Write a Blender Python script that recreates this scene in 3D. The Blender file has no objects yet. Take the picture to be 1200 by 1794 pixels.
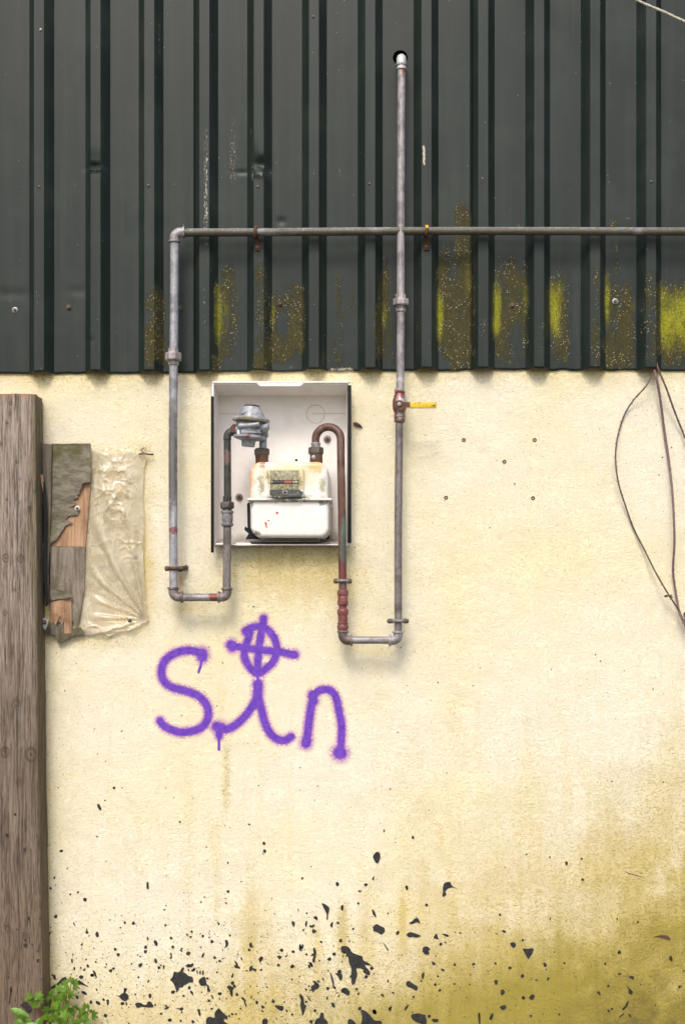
import bpy, bmesh, math, random
import numpy as np
from mathutils import Vector, Matrix
from mathutils.geometry import delaunay_2d_cdt

random.seed(7); rng = np.random.default_rng(7)
scene = bpy.context.scene
col = scene.collection
R = math.radians

# ------------------------------------------------------------------ camera, sky, sun, exposure
S = 0.002                 # metres per photo pixel on the wall plane (y = 0)
D = 4.4                   # camera distance from the wall
CX, CZ = 0.09, 1.43       # camera position across / above
PW, PH = 1200, 1794
cam = bpy.data.cameras.new('camera'); cam_o = bpy.data.objects.new('camera', cam); col.objects.link(cam_o)
cam_o.location = (CX, -D, CZ); cam_o.rotation_euler = (R(90), 0, 0)
cam.sensor_fit = 'VERTICAL'; cam.sensor_height = 36.0
cam.lens = D * 36.0 / (PH * S)
cam.shift_x = -CX / (PH * S); cam.shift_y = (PH * S / 2 - CZ) / (PH * S)
cam.clip_start = 0.05; cam.clip_end = 2000
scene.camera = cam_o

SUN_EL, SUN_AZ = 48.0, 10.0     # elevation; degrees left of straight out from the wall
world = bpy.data.worlds.new('World'); scene.world = world; world.use_nodes = True
wn = world.node_tree; wn.nodes.clear()
sky = wn.nodes.new('ShaderNodeTexSky'); sky.sky_type = 'NISHITA'; sky.sun_disc = False
sky.sun_elevation = R(SUN_EL); sky.sun_rotation = R(180 + SUN_AZ)
sky.air_density = 1.0; sky.dust_density = 3.5; sky.ozone_density = 0.6
bg = wn.nodes.new('ShaderNodeBackground'); bg.inputs['Strength'].default_value = 0.125
wo = wn.nodes.new('ShaderNodeOutputWorld')
wn.links.new(sky.outputs[0], bg.inputs[0]); wn.links.new(bg.outputs[0], wo.inputs[0])
sun = bpy.data.lights.new('sun', 'SUN'); sun.energy = 1.1; sun.angle = R(18); sun.color = (1.0, 0.965, 0.92)
sun_o = bpy.data.objects.new('sun', sun); col.objects.link(sun_o)
sd = Vector((-math.sin(R(SUN_AZ)) * math.cos(R(SUN_EL)), -math.cos(R(SUN_AZ)) * math.cos(R(SUN_EL)), math.sin(R(SUN_EL))))
sun_o.rotation_euler = (-sd).to_track_quat('-Z', 'Y').to_euler(); sun_o.location = sd * 10
scene.view_settings.view_transform = 'Standard'; scene.view_settings.look = 'None'
scene.view_settings.exposure = 0.80; scene.view_settings.gamma = 1.0
scene.view_settings.use_curve_mapping = False
scene.render.engine = 'CYCLES'
scene.cycles.use_denoising = True
scene.cycles.max_bounces = 8; scene.cycles.transparent_max_bounces = 12

# ------------------------------------------------------------------ helpers
def W(px, py, y=0.0):
    "photo pixel seen at depth y (y<0 is in front of the wall) -> world point"
    f = (D + y) / D
    return Vector((CX + ((px - 600) * S - CX) * f, y, CZ + ((PH - py) * S - CZ) * f))
def PX(n, y=0.0): return n * S * (D + y) / D

def vnoise(x, y, seed=0):
    "smooth value noise, numpy arrays in, 0..1 out"
    x = np.asarray(x, float); y = np.asarray(y, float)
    xi = np.floor(x).astype(np.int64); yi = np.floor(y).astype(np.int64)
    fx = x - xi; fy = y - yi; fx = fx * fx * (3 - 2 * fx); fy = fy * fy * (3 - 2 * fy)
    def h(a, b):
        n = (a * 374761393 + b * 668265263 + seed * 1442695041) & 0x7fffffff
        n = ((n ^ (n >> 13)) * 1274126177) & 0x7fffffff
        return ((n ^ (n >> 16)) & 0xffff) / 65535.0
    return (h(xi, yi) * (1 - fx) + h(xi + 1, yi) * fx) * (1 - fy) + (h(xi, yi + 1) * (1 - fx) + h(xi + 1, yi + 1) * fx) * fy
def fbm(x, y, seed=0, o=4):
    t = 0; a = 0.5; s = 0
    for k in range(o):
        t = t + a * vnoise(np.asarray(x) * 2 ** k, np.asarray(y) * 2 ** k, seed + k * 17); s += a; a *= .55
    return t / s
def sstep(a, b, x):
    t = np.clip((np.asarray(x, float) - a) / (b - a), 0, 1); return t * t * (3 - 2 * t)

def make(name, verts, faces, mat=None, parent=None, smooth=True, attrs=None, sharp=40):
    me = bpy.data.meshes.new(name)
    me.from_pydata([tuple(v) for v in verts], [], faces)
    me.update()
    if smooth:
        me.polygons.foreach_set('use_smooth', [True] * len(me.polygons))
        me.set_sharp_from_angle(angle=R(sharp))
    if attrs:
        for k, v in attrs.items():
            a = me.attributes.new(k, 'FLOAT', 'POINT'); a.data.foreach_set('value', np.asarray(v, np.float32))
    if mat: me.materials.append(mat)
    o = bpy.data.objects.new(name, me); col.objects.link(o)
    if parent: adopt(o, parent)
    return o
def adopt(o, parent):
    o.parent = parent
    p = parent
    inv = Matrix.Identity(4)
    chain = []
    while p: chain.append(p); p = p.parent
    m = Matrix.Identity(4)
    for q in reversed(chain): m = m @ q.matrix_parent_inverse @ Matrix.LocRotScale(q.location, q.rotation_euler, q.scale)
    o.matrix_parent_inverse = m.inverted()
def tag(o, label=None, cat=None, group=None, kind=None):
    if label: o['label'] = label
    if cat: o['category'] = cat
    if group: o['group'] = group
    if kind: o['kind'] = kind
    return o
def thing(name, loc, label, cat, group=None):
    o = bpy.data.objects.new(name, None); col.objects.link(o); o.location = loc; o.empty_display_size = .05
    return tag(o, label, cat, group)

class MB:
    def __init__(self): self.v = []; self.f = []
    def add(self, v, f):
        n = len(self.v); self.v += [Vector(p) for p in v]; self.f += [tuple(i + n for i in q) for q in f]; return self
    def tube(self, pts, r, seg=16, cap=True, phase=0):
        pts = [Vector(p) for p in pts]; n = len(pts)
        rs = r if hasattr(r, '__len__') else [r] * n
        tans = []
        for i in range(n):
            a = pts[max(i - 1, 0)]; b = pts[min(i + 1, n - 1)]; tans.append((b - a).normalized())
        t0 = tans[0]; u = t0.orthogonal().normalized()
        v = []; f = []
        for i in range(n):
            t = tans[i]; u = (u - t * u.dot(t)).normalized(); w = t.cross(u)
            for k in range(seg):
                an = 2 * math.pi * k / seg + phase
                v.append(pts[i] + (u * math.cos(an) + w * math.sin(an)) * rs[i])
        for i in range(n - 1):
            for k in range(seg):
                k2 = (k + 1) % seg
                f.append((i * seg + k, i * seg + k2, (i + 1) * seg + k2, (i + 1) * seg + k))
        if cap:
            f.append(tuple(range(seg - 1, -1, -1))); f.append(tuple((n - 1) * seg + k for k in range(seg)))
        return self.add(v, f)
    def lathe(self, o, axis, prof, seg=24, phase=0, up=None, squash=1.0):
        "prof: list of (distance along axis, radius)"
        o = Vector(o); axis = Vector(axis).normalized()
        u = (Vector(up) if up else axis.orthogonal()); u = (u - axis * u.dot(axis)).normalized(); w = axis.cross(u)
        v = []; f = []
        for s, r in prof:
            for k in range(seg):
                an = 2 * math.pi * k / seg + phase
                v.append(o + axis * s + (u * math.cos(an) + w * math.sin(an) * squash) * max(r, 1e-5))
        n = len(prof)
        for i in range(n - 1):
            for k in range(seg):
                k2 = (k + 1) % seg
                f.append((i * seg + k, i * seg + k2, (i + 1) * seg + k2, (i + 1) * seg + k))
        f.append(tuple(range(seg - 1, -1, -1))); f.append(tuple((n - 1) * seg + k for k in range(seg)))
        return self.add(v, f)
    def box(self, a, b, bev=0.0):
        a = Vector(a); b = Vector(b)
        bm = bmesh.new(); bmesh.ops.create_cube(bm, size=1)
        for v in bm.verts:
            v.co = Vector(((a.x + b.x) / 2 + v.co.x * abs(b.x - a.x), (a.y + b.y) / 2 + v.co.y * abs(b.y - a.y), (a.z + b.z) / 2 + v.co.z * abs(b.z - a.z)))
        if bev: bmesh.ops.bevel(bm, geom=list(bm.edges), offset=bev, segments=2, affect='EDGES', profile=.5)
        bm.verts.index_update()
        self.add([v.co.copy() for v in bm.verts], [tuple(v.index for v in f.verts) for f in bm.faces]); bm.free(); return self
    def shell(self, rect, r4, y0, y1, er, seg=6, eseg=5):
        "rounded plate in the xz plane: rect (x0,z0,x1,z1), corner radii r4 (bl,br,tr,tl), from y0 (back) to y1 (front), front edge radius er"
        x0, z0, x1, z1 = rect
        def ring(ins, y):
            out = []
            for (cx, cz, sx, sz, a0), r in zip(((x0, z0, 1, 1, 180), (x1, z0, -1, 1, 270), (x1, z1, -1, -1, 0), (x0, z1, 1, -1, 90)), r4):
                rr = max(r - ins, 0.0004); ox = cx + sx * (ins + rr); oz = cz + sz * (ins + rr)
                for k in range(seg + 1):
                    a = R(a0 + 90 * k / seg); out.append(Vector((ox + math.cos(a) * rr, y, oz + math.sin(a) * rr)))
            return out
        rings = [ring(0, y0), ring(0, y1 + er)]
        for k in range(1, eseg + 1):
            a = R(90 * k / eseg); rings.append(ring(er * (1 - math.cos(a)), y1 + er * (1 - math.sin(a))))
        n = len(rings[0]); v = [p for q in rings for p in q]; f = []
        for i in range(len(rings) - 1):
            for k in range(n):
                k2 = (k + 1) % n; f.append((i * n + k, i * n + k2, (i + 1) * n + k2, (i + 1) * n + k))
        f.append(tuple(range(n - 1, -1, -1))); f.append(tuple((len(rings) - 1) * n + k for k in range(n)))
        return self.add(v, f)
    def build(self, name, mat, parent=None, smooth=True, sharp=40, attrs=None):
        return make(name, self.v, self.f, mat, parent, smooth, attrs, sharp)

def spline(pts, n=8):
    "Catmull-Rom through pts"
    pts = [Vector(p) for p in pts]; out = []
    P = [pts[0] * 2 - pts[1]] + pts + [pts[-1] * 2 - pts[-2]]
    for i in range(1, len(P) - 2):
        a, b, c, d = P[i - 1], P[i], P[i + 1], P[i + 2]
        for k in range(n):
            t = k / n
            out.append(0.5 * ((2 * b) + (c - a) * t + (2 * a - 5 * b + 4 * c - d) * t * t + (3 * b - a - 3 * c + d) * t ** 3))
    out.append(pts[-1]); return out
def chaikin(p, it=1):
    for _ in range(it):
        q = []
        for i in range(len(p)):
            a = p[i]; b = p[(i + 1) % len(p)]
            q += [(a[0] * .78 + b[0] * .22, a[1] * .78 + b[1] * .22), (a[0] * .22 + b[0] * .78, a[1] * .22 + b[1] * .78)]
        p = q
    return p
def inside(px, py, poly):
    c = np.zeros(np.shape(px), bool); n = len(poly)
    for i in range(n):
        x1, y1 = poly[i]; x2, y2 = poly[i - 1]
        if y1 == y2: continue
        c ^= ((y1 > py) != (y2 > py)) & (px < (x2 - x1) * (py - y1) / (y2 - y1) + x1)
    return c
def poly_sheet(poly, step, depth, thick=0.0):
    "pixel polygon -> sheet with inner points; depth(px,py) array function gives y; returns verts, faces, (px,py) per vert"
    b = [Vector(p) for p in poly]; n = len(b)
    pts = list(b)
    if step:
        xs = [p[0] for p in poly]; ys = [p[1] for p in poly]
        gx, gy = np.meshgrid(np.arange(min(xs), max(xs), step), np.arange(min(ys), max(ys), step))
        gx = gx.ravel() + rng.uniform(-.25, .25, gx.size) * step; gy = gy.ravel() + rng.uniform(-.25, .25, gy.size) * step
        k = inside(gx, gy, poly); pts += [Vector((a, c)) for a, c in zip(gx[k], gy[k])]
    vo, eo, fo, *_ = delaunay_2d_cdt(pts, [(i, (i + 1) % n) for i in range(n)], [], 1, 1e-4)
    vo = [(p.x, p.y) for p in vo]; fo = [tuple(f) for f in fo]
    ar = np.array(vo); d = depth(ar[:, 0], ar[:, 1]) * np.ones(len(vo))
    v = [W(p[0], p[1], dy) for p, dy in zip(vo, d)]
    # orient faces to the camera (-y)
    ff = []
    for f in fo:
        a, bb, c = v[f[0]], v[f[1]], v[f[2]]
        nrm = (bb - a).cross(c - a); ff.append(f if nrm.y < 0 else f[::-1])
    uv = list(vo)
    if thick:
        m = len(v); edges = {}
        for f in ff:
            for i in range(len(f)):
                e = (f[i], f[(i + 1) % len(f)]); edges[e] = 1
        bd = [e for e in edges if (e[1], e[0]) not in edges]
        v = v + [p + Vector((0, thick, 0)) for p in v]; uv = uv + uv
        ff = ff + [tuple(i + m for i in f[::-1]) for f in ff] + [(a, a + m, c + m, c) for a, c in [(e[0], e[1]) for e in bd]]
    return v, ff, uv

# ------------------------------------------------------------------ material toolkit
class M:
    def __init__(self, name, rough=.6, metal=0.0, spec=.5):
        self.m = bpy.data.materials.new(name); self.m.use_nodes = True
        self.t = self.m.node_tree; self.b = self.t.nodes['Principled BSDF']
        self.b.inputs['Roughness'].default_value = rough; self.b.inputs['Metallic'].default_value = metal
        self.b.inputs['Specular IOR Level'].default_value = spec
        self.tc = self.t.nodes.new('ShaderNodeTexCoord'); self.P = self.tc.outputs['Object']
    def n(self, ty, **kw):
        nd = self.t.nodes.new(ty)
        for k, v in kw.items(): setattr(nd, k, v)
        return nd
    def set(self, sock, v):
        if isinstance(v, bpy.types.NodeSocket): self.t.links.new(v, sock)
        elif isinstance(v, (tuple, list)) and len(v) == 3 and sock.type == 'RGBA': sock.default_value = (*v, 1)
        else: sock.default_value = v
    def map(self, scale=(1, 1, 1), loc=(0, 0, 0), vec=None):
        nd = self.n('ShaderNodeMapping'); self.set(nd.inputs[0], vec or self.P)
        nd.inputs['Scale'].default_value = scale; nd.inputs['Location'].default_value = loc; return nd.outputs[0]
    def noise(self, scale, detail=4, rough=.55, vec=None, dist=0.0, color=False):
        nd = self.n('ShaderNodeTexNoise'); self.set(nd.inputs['Vector'], vec or self.P)
        nd.inputs['Scale'].default_value = scale; nd.inputs['Detail'].default_value = detail
        nd.inputs['Roughness'].default_value = rough; nd.inputs['Distortion'].default_value = dist
        return nd.outputs['Color' if color else 'Fac']
    def voro(self, scale, feature='F1', vec=None, rand=1.0, out='Distance'):
        nd = self.n('ShaderNodeTexVoronoi', feature=feature); self.set(nd.inputs['Vector'], vec or self.P)
        nd.inputs['Scale'].default_value = scale; nd.inputs['Randomness'].default_value = rand; return nd.outputs[out]
    def math(self, op, a, b=0.0, c=None, clamp=False):
        nd = self.n('ShaderNodeMath', operation=op, use_clamp=clamp); self.set(nd.inputs[0], a); self.set(nd.inputs[1], b)
        if c is not None: self.set(nd.inputs[2], c)
        return nd.outputs[0]
    def mul(self, a, b): return self.math('MULTIPLY', a, b)
    def addm(self, a, b): return self.math('ADD', a, b)
    def step(self, x, a, b, lo=0.0, hi=1.0):
        nd = self.n('ShaderNodeMapRange', interpolation_type='SMOOTHSTEP'); self.set(nd.inputs[0], x)
        nd.inputs[1].default_value = a; nd.inputs[2].default_value = b; nd.inputs[3].default_value = lo; nd.inputs[4].default_value = hi
        return nd.outputs[0]
    def mix(self, f, a, b, mode='MIX'):
        nd = self.n('ShaderNodeMix', data_type='RGBA', blend_type=mode); self.set(nd.inputs[0], f)
        self.set(nd.inputs[6], a); self.set(nd.inputs[7], b); return nd.outputs[2]
    def attr(self, name):
        nd = self.n('ShaderNodeAttribute', attribute_name=name); return nd.outputs['Fac']
    def ell(self, px, py, rx, ry, y=0.0, soft=1.0):
        "1 inside an ellipse given in photo pixels (at depth y), falling to 0 at its rim"
        c = W(px, py, y)
        if not hasattr(self, 'PWp'):
            w = self.n('ShaderNodeVectorMath', operation='MULTIPLY_ADD'); self.set(w.inputs[0], self.noise(45, 4, .65, color=True)); w.inputs[1].default_value = (.045, .045, .06); self.set(w.inputs[2], self.P)
            w2 = self.n('ShaderNodeVectorMath', operation='SUBTRACT'); self.set(w2.inputs[0], w.outputs[0]); w2.inputs[1].default_value = (.0225, .0225, .03); self.PWp = w2.outputs[0]
        v = self.n('ShaderNodeMapping'); self.set(v.inputs[0], self.PWp)
        sx = 1 / PX(rx, y); sz = 1 / PX(ry, y)
        v.inputs['Scale'].default_value = (sx, 0, sz); v.inputs['Location'].default_value = (-c.x * sx, 0, -c.z * sz)
        l = self.n('ShaderNodeVectorMath', operation='LENGTH'); self.set(l.inputs[0], v.outputs[0])
        return self.step(l.outputs['Value'], 1.0, 1.0 - soft)
    def color(self, c): self.set(self.b.inputs['Base Color'], c)
    def bump(self, h, strength=.5, dist=.002, prev=None):
        nd = self.n('ShaderNodeBump'); nd.inputs['Strength'].default_value = strength; nd.inputs['Distance'].default_value = dist
        self.set(nd.inputs['Height'], h)
        if prev is not None: self.set(nd.inputs['Normal'], prev)
        self.t.links.new(nd.outputs[0], self.b.inputs['Normal']); return nd.outputs[0]

def wall_height(m):
    "shared relief of the trowelled render: short worm-like ridges that swirl, over gentle undulation"
    d = m.noise(7, 3, .5, color=True)
    off = m.n('ShaderNodeVectorMath', operation='MULTIPLY_ADD'); m.set(off.inputs[0], d); off.inputs[1].default_value = (.11, .11, .11); m.set(off.inputs[2], m.P)
    n1 = m.noise(1, 3, .6, vec=m.map((85, 85, 150), vec=off.outputs[0]), dist=.9)
    rid = m.step(m.math('ABSOLUTE', m.addm(n1, -.5)), .16, .0)
    b = m.noise(330, 3, .7)
    c = m.noise(24, 3, .5)
    h = m.addm(m.mul(rid, .8), m.addm(m.mul(b, .8), m.mul(c, .6)))
    return h, m.addm(m.mul(rid, .45), m.mul(b, .55))          # second: 0..1 'how proud is this grain'
def mat_wall():
    m = M('cream_render', .85, 0, .3)
    h, a = wall_height(m)
    pit = m.step(a, .56, .26); tip = m.step(a, .5, .75)
    big = m.noise(1.6, 5, .6); mid = m.noise(11, 5, .65)
    streak = m.noise(1, 5, .65, vec=m.map((30, 30, 2.2)))
    c = m.mix(m.step(big, .35, .68), (.858, .80, .64), (.85, .765, .50))
    c = m.mix(m.mul(m.step(m.addm(streak, m.mul(pit, .08)), .50, .75), .32), c, (.80, .70, .42))
    c = m.mix(m.mul(m.step(m.addm(mid, m.mul(pit, .12)), .55, .85), .34), c, (.72, .60, .30))
    oc = m.attr('ochre'); al = m.attr('algae'); dk = m.attr('dirt'); ru = m.attr('rust')
    brk = m.addm(m.mul(mid, .5), m.mul(streak, .5))
    # stains lie in the pits first and reach the tips only where they are thick
    def fld(f, lo, hi, k): return m.step(m.addm(m.mul(f, m.addm(.35, m.mul(brk, 1.1))), m.mul(m.mul(m.addm(pit, -.42), k), m.step(f, .0, .35))), lo, hi)
    c = m.mix(m.mul(fld(oc, .0, 1.0, .26), .84), c, (.60, .455, .125))
    c = m.mix(m.mul(fld(al, .0, 1.15, .42), .88), c, (.30, .245, .028))
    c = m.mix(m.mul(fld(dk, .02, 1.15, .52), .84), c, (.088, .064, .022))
    c = m.mix(m.mul(m.step(ru, .1, .9), .8), c, (.55, .24, .03))
    c = m.mix(m.mul(pit, .17), c, (.52, .40, .17))
    sp = m.voro(95); spn = m.noise(7, 2, .5)
    c = m.mix(m.mul(m.step(sp, .16, .08), m.mul(m.step(spn, .50, .62), .65)), c, (.30, .20, .08))
    sp2 = m.voro(38); c = m.mix(m.mul(m.step(sp2, .085, .05), .75), c, (.16, .10, .05))
    m.color(c); m.bump(h, .60, .0036); return m.m
def mat_spray():
    m = M('purple_spray_paint', .55, 0, .4)
    h, a = wall_height(m); f2 = m.noise(45, 4, .6); al = m.attr('cover')
    core = m.mix(m.step(m.addm(m.mul(f2, .6), m.mul(a, .4)), .36, .66), (.095, .034, .40), (.185, .060, .50))
    c = m.mix(m.step(al, .80, .45), core, (.34, .095, .52)); c = m.mix(m.step(al, .48, .12), c, (.70, .34, .66))
    m.color(c)
    k = m.addm(al, m.mul(m.addm(a, -.48), m.step(al, 1.0, .3, .25, .5)))
    m.set(m.b.inputs['Alpha'], m.mul(m.step(k, .02, .72), m.step(al, .02, .2))); m.bump(h, .55, .0034); return m.m
def mat_tar():
    m = M('black_tar', .5, 0, .4)
    h, a = wall_height(m); n = m.noise(60, 4)
    m.color(m.mix(m.step(m.addm(m.mul(n, .6), m.mul(a, .4)), .40, .70), (.012, .012, .013), (.045, .042, .036)))
    m.set(m.b.inputs['Alpha'], m.step(m.addm(m.mul(a, .75), m.mul(n, .35)), .24, .33)); m.set(m.b.inputs['Roughness'], m.step(n, .35, .65, .32, .7))
    m.bump(h, .5, .003); return m.m
def mat_sheet():
    m = M('green_coated_steel', .42, 0, .28)
    dust = m.noise(1, 5, .6, vec=m.map((30, 30, 1.2))); mot = m.noise(5, 4, .6)
    c = m.mix(m.step(dust, .4, .75), (.0122, .0190, .0152), (.0192, .0268, .0218))
    c = m.mix(m.mul(m.step(mot, .45, .75), .6), c, (.032, .039, .033))
    run_ = m.noise(1, 5, .7, vec=m.map((70, 70, .9), (3, 1, 2)))
    c = m.mix(m.mul(m.step(run_, .56, .72), .35), c, (.050, .052, .045))
    li = m.attr('lime'); ol = m.attr('olive'); sc = m.attr('scratch')
    n1 = m.noise(1, 6, .75, vec=m.map((150, 150, 42))); n2 = m.noise(240, 3, .7); n3 = m.noise(1, 4, .7, vec=m.map((220, 220, 30)))
    fo = m.step(m.addm(ol, m.mul(m.addm(m.addm(m.mul(n1, .6), m.mul(n2, .4)), -.5), 1.7)), .34, .56)
    n4 = m.noise(1, 5, .8, vec=m.map((260, 260, 120)))
    fl = m.step(m.mul(li, m.addm(-.55, m.mul(m.addm(m.mul(n4, .6), m.mul(n1, .4)), 3.0))), .18, 1.0)
    fo = m.math('MAXIMUM', fo, m.step(fl, .0, .3))
    c = m.mix(m.mul(fo, .90), c, m.mix(m.step(n4, .32, .66), (.024, .021, .006), (.072, .062, .014)))
    c = m.mix(m.mul(fl, .95), c, m.mix(m.step(n2, .30, .62), (.115, .12, .006), (.31, .305, .012)))
    c = m.mix(m.mul(m.mul(m.step(m.voro(75), .2, .1), fo), .6), c, (.022, .024, .016))
    spk = m.voro(120); spk2 = m.noise(22, 3)
    lich = m.mul(m.mul(m.step(spk, .27, .15), m.step(spk2, .42, .56)), m.step(m.addm(ol, li), .25, .5))
    c = m.mix(m.mul(lich, .85), c, (.46, .40, .24))
    dots = m.mul(m.step(m.voro(24), .055, .03), .8)
    c = m.mix(dots, c, (.22, .20, .16))
    ns = m.noise(1, 3, .8, vec=m.map((380, 380, 90)))
    c = m.mix(m.step(m.addm(sc, m.mul(m.addm(ns, -.5), 1.8)), .5, .62), c, (.50, .44, .34))
    m.color(c)
    m.set(m.b.inputs['Roughness'], m.addm(m.mul(m.step(m.addm(fo, fl), 0, 1), .35), m.step(mot, .3, .7, .36, .48)))
    m.bump(m.addm(m.mul(m.addm(fo, fl), m.addm(.5, n2)), m.mul(n2, .02)), .4, .002); return m.m
def mat_pipe(name, c1, c2, axis='z', spots=(), algae=False, rust=.62, metal=.25, rough=.5, y=-.08, rustc=(.14, .055, .025)):
    m = M(name, rough, metal, .5)
    sc = {'z': (120, 120, 9), 'x': (9, 120, 120), 'n': (60, 60, 60)}[axis]
    s = m.noise(1, 5, .65, vec=m.map(sc)); n = m.noise(75, 5, .7); f = m.noise(420, 3, .7)
    c = m.mix(m.step(m.addm(m.mul(s, .6), m.mul(n, .4)), .35, .66), c1, c2)
    c = m.mix(m.mul(m.step(f, .48, .72), .45), c, tuple(min(1, v * 1.5) for v in c2))
    c = m.mix(m.mul(m.step(n, rust, rust + .09), .75), c, rustc)
    c = m.mix(m.mul(m.step(m.noise(17, 4, .7), .46, .66), .65), c, tuple(v * .55 for v in c1))
    for (px, py, rx, ry, cc) in spots:
        e = m.ell(px, py, rx * 1.25, ry * 1.25, y, .8)
        c = m.mix(m.mul(m.step(m.mul(e, m.addm(-.35, m.mul(m.addm(n, f), 1.3))), .15, .6), .88), c, cc)
    if algae:
        g = m.n('ShaderNodeNewGeometry'); sx = m.n('ShaderNodeSeparateXYZ'); m.set(sx.inputs[0], g.outputs['Normal'])
        am = m.step(m.addm(sx.outputs['Z'], m.mul(m.addm(n, -.5), -1.6)), .80, .45)
        nl = m.noise(5, 3); am = m.mul(am, m.step(nl, .28, .42))
        c = m.mix(m.mul(am, .88), c, m.mix(m.step(f, .4, .6), (.026, .023, .008), (.085, .074, .026)))
        m.set(m.b.inputs['Metallic'], m.math('MULTIPLY', m.math('SUBTRACT', 1.0, am), metal))
    m.color(c); m.set(m.b.inputs['Roughness'], m.step(n, .3, .7, rough - .1, rough + .15))
    m.bump(m.addm(m.mul(n, .7), m.mul(f, .3)), .35, .0015); return m.m
def mat_plain(name, c1, c2, scale=60, rough=.6, metal=0., bump=.25, spec=.5, stretch=(1, 1, 1)):
    m = M(name, rough, metal, spec); n = m.noise(scale, 5, .65, vec=m.map(stretch)); f = m.noise(scale * 5, 3, .7)
    m.color(m.mix(m.step(m.addm(m.mul(n, .7), m.mul(f, .3)), .34, .66), c1, c2))
    if bump: m.bump(m.addm(n, m.mul(f, .4)), bump, .0015)
    return m.m
def mat_post():
    m = M('weathered_softwood', .85, 0, .25)
    d = m.noise(3.2, 3, .5, color=True)
    off = m.n('ShaderNodeVectorMath', operation='MULTIPLY_ADD'); m.set(off.inputs[0], d); off.inputs[1].default_value = (.02, .02, .1); m.set(off.inputs[2], m.P)
    g1 = m.noise(1, 6, .7, vec=m.map((190, 190, 5), vec=off.outputs[0])); g2 = m.noise(1, 4, .7, vec=m.map((620, 620, 22)))
    n = m.noise(6, 4, .6); kn = m.attr('knot'); gr = m.attr('green'); lo = m.attr('low'); ck = m.attr('crack')
    g = m.addm(m.mul(g1, .62), m.mul(g2, .38))
    c = m.mix(m.step(g, .38, .60), (.060, .044, .032), (.42, .345, .28))
    c = m.mix(m.mul(m.step(n, .45, .7), .45), c, (.30, .235, .19))
    c = m.mix(m.mul(m.step(m.addm(gr, m.mul(m.addm(n, -.5), .8)), .25, .8), .62), c, m.mix(m.step(g, .35, .65), (.045, .040, .012), (.135, .115, .038)))
    c = m.mix(m.mul(lo, .85), c, m.mix(m.step(g, .35, .65), (.035, .022, .012), (.140, .095, .056)))
    c = m.mix(m.mul(m.step(m.mul(lo, g2), .40, .50), .35), c, (.30, .22, .15))
    c = m.mix(m.math('MULTIPLY', kn, 1.1, clamp=True), c, (.045, .030, .020)); c = m.mix(m.mul(ck, .85), c, (.022, .016, .012))
    tp = m.attr('top'); c = m.mix(m.mul(m.step(m.addm(tp, m.mul(m.addm(g1, -.5), 1.4)), .45, .65), .8), c, (.42, .22, .11))
    m.color(c); m.bump(g, 1.0, .004); return m.m
def mat_ply(name, c1, c2, green=0.0, gscale=(40, 40, 6), red=None):
    m = M(name, .75, 0, .3)
    g1 = m.noise(1, 6, .7, vec=m.map(gscale), dist=.4); n = m.noise(14, 4, .6); f = m.noise(300, 3, .7)
    c = m.mix(m.step(m.addm(m.mul(g1, .75), m.mul(f, .25)), .36, .64), c1, c2)
    if green: c = m.mix(m.mul(m.step(n, .45, .65), green), c, (.075, .075, .016))
    if red: c = m.mix(m.mul(m.step(n, .52, .72), .7), c, red)
    m.color(c); m.bump(m.addm(g1, m.mul(f, .3)), .6, .003); return m.m
def mat_plastic():
    m = M('clear_polythene'); t = m.t
    n = m.noise(18, 4, .55, dist=.8); g = m.attr('grime'); wh = m.attr('haze_glint')
    bn = m.n('ShaderNodeBump'); bn.inputs['Strength'].default_value = .3; bn.inputs['Distance'].default_value = .004; cr = m.step(m.math('ABSOLUTE', m.addm(m.noise(1, 2, .5, vec=m.map((13, 13, 7)), dist=.9), -.5)), .035, .0)
    m.set(bn.inputs['Height'], m.addm(m.mul(cr, .5), m.noise(24, 2, .5)))
    tr = m.n('ShaderNodeBsdfTransparent'); tr.inputs[0].default_value = (.99, .95, .88, 1)
    df = m.n('ShaderNodeBsdfDiffuse'); m.set(df.inputs[0], m.mix(g, (.95, .875, .69), (.12, .09, .045)))
    gl = m.n('ShaderNodeBsdfGlossy'); gl.inputs['Roughness'].default_value = .2; gl.inputs[0].default_value = (1, 1, 1, 1)
    fr = m.n('ShaderNodeFresnel'); fr.inputs[0].default_value = 1.55
    for nd in (df, gl, fr): t.links.new(bn.outputs[0], nd.inputs['Normal'])
    a = m.math('ADD', m.addm(.24, m.addm(m.mul(m.step(n, .42, .7), .18), m.mul(cr, .15))), m.addm(m.mul(wh, .45), m.mul(g, .6)), clamp=True)
    m1 = m.n('ShaderNodeMixShader'); m.set(m1.inputs[0], a); tl = m.n('ShaderNodeBsdfTranslucent'); m.set(tl.inputs[0], m.mix(g, (.95, .875, .69), (.12, .09, .045))); md_ = m.n('ShaderNodeMixShader'); md_.inputs[0].default_value = .3; t.links.new(df.outputs[0], md_.inputs[1]); t.links.new(tl.outputs[0], md_.inputs[2])
    t.links.new(tr.outputs[0], m1.inputs[1]); t.links.new(md_.outputs[0], m1.inputs[2])
    m2 = m.n('ShaderNodeMixShader'); m.set(m2.inputs[0], m.math('MULTIPLY', fr.outputs[0], .85, clamp=True)); t.links.new(m1.outputs[0], m2.inputs[1]); t.links.new(gl.outputs[0], m2.inputs[2])
    out = [q for q in t.nodes if q.type == 'OUTPUT_MATERIAL'][0]; t.links.new(m2.outputs[0], out.inputs[0]); t.nodes.remove(m.b)
    return m.m
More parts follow.
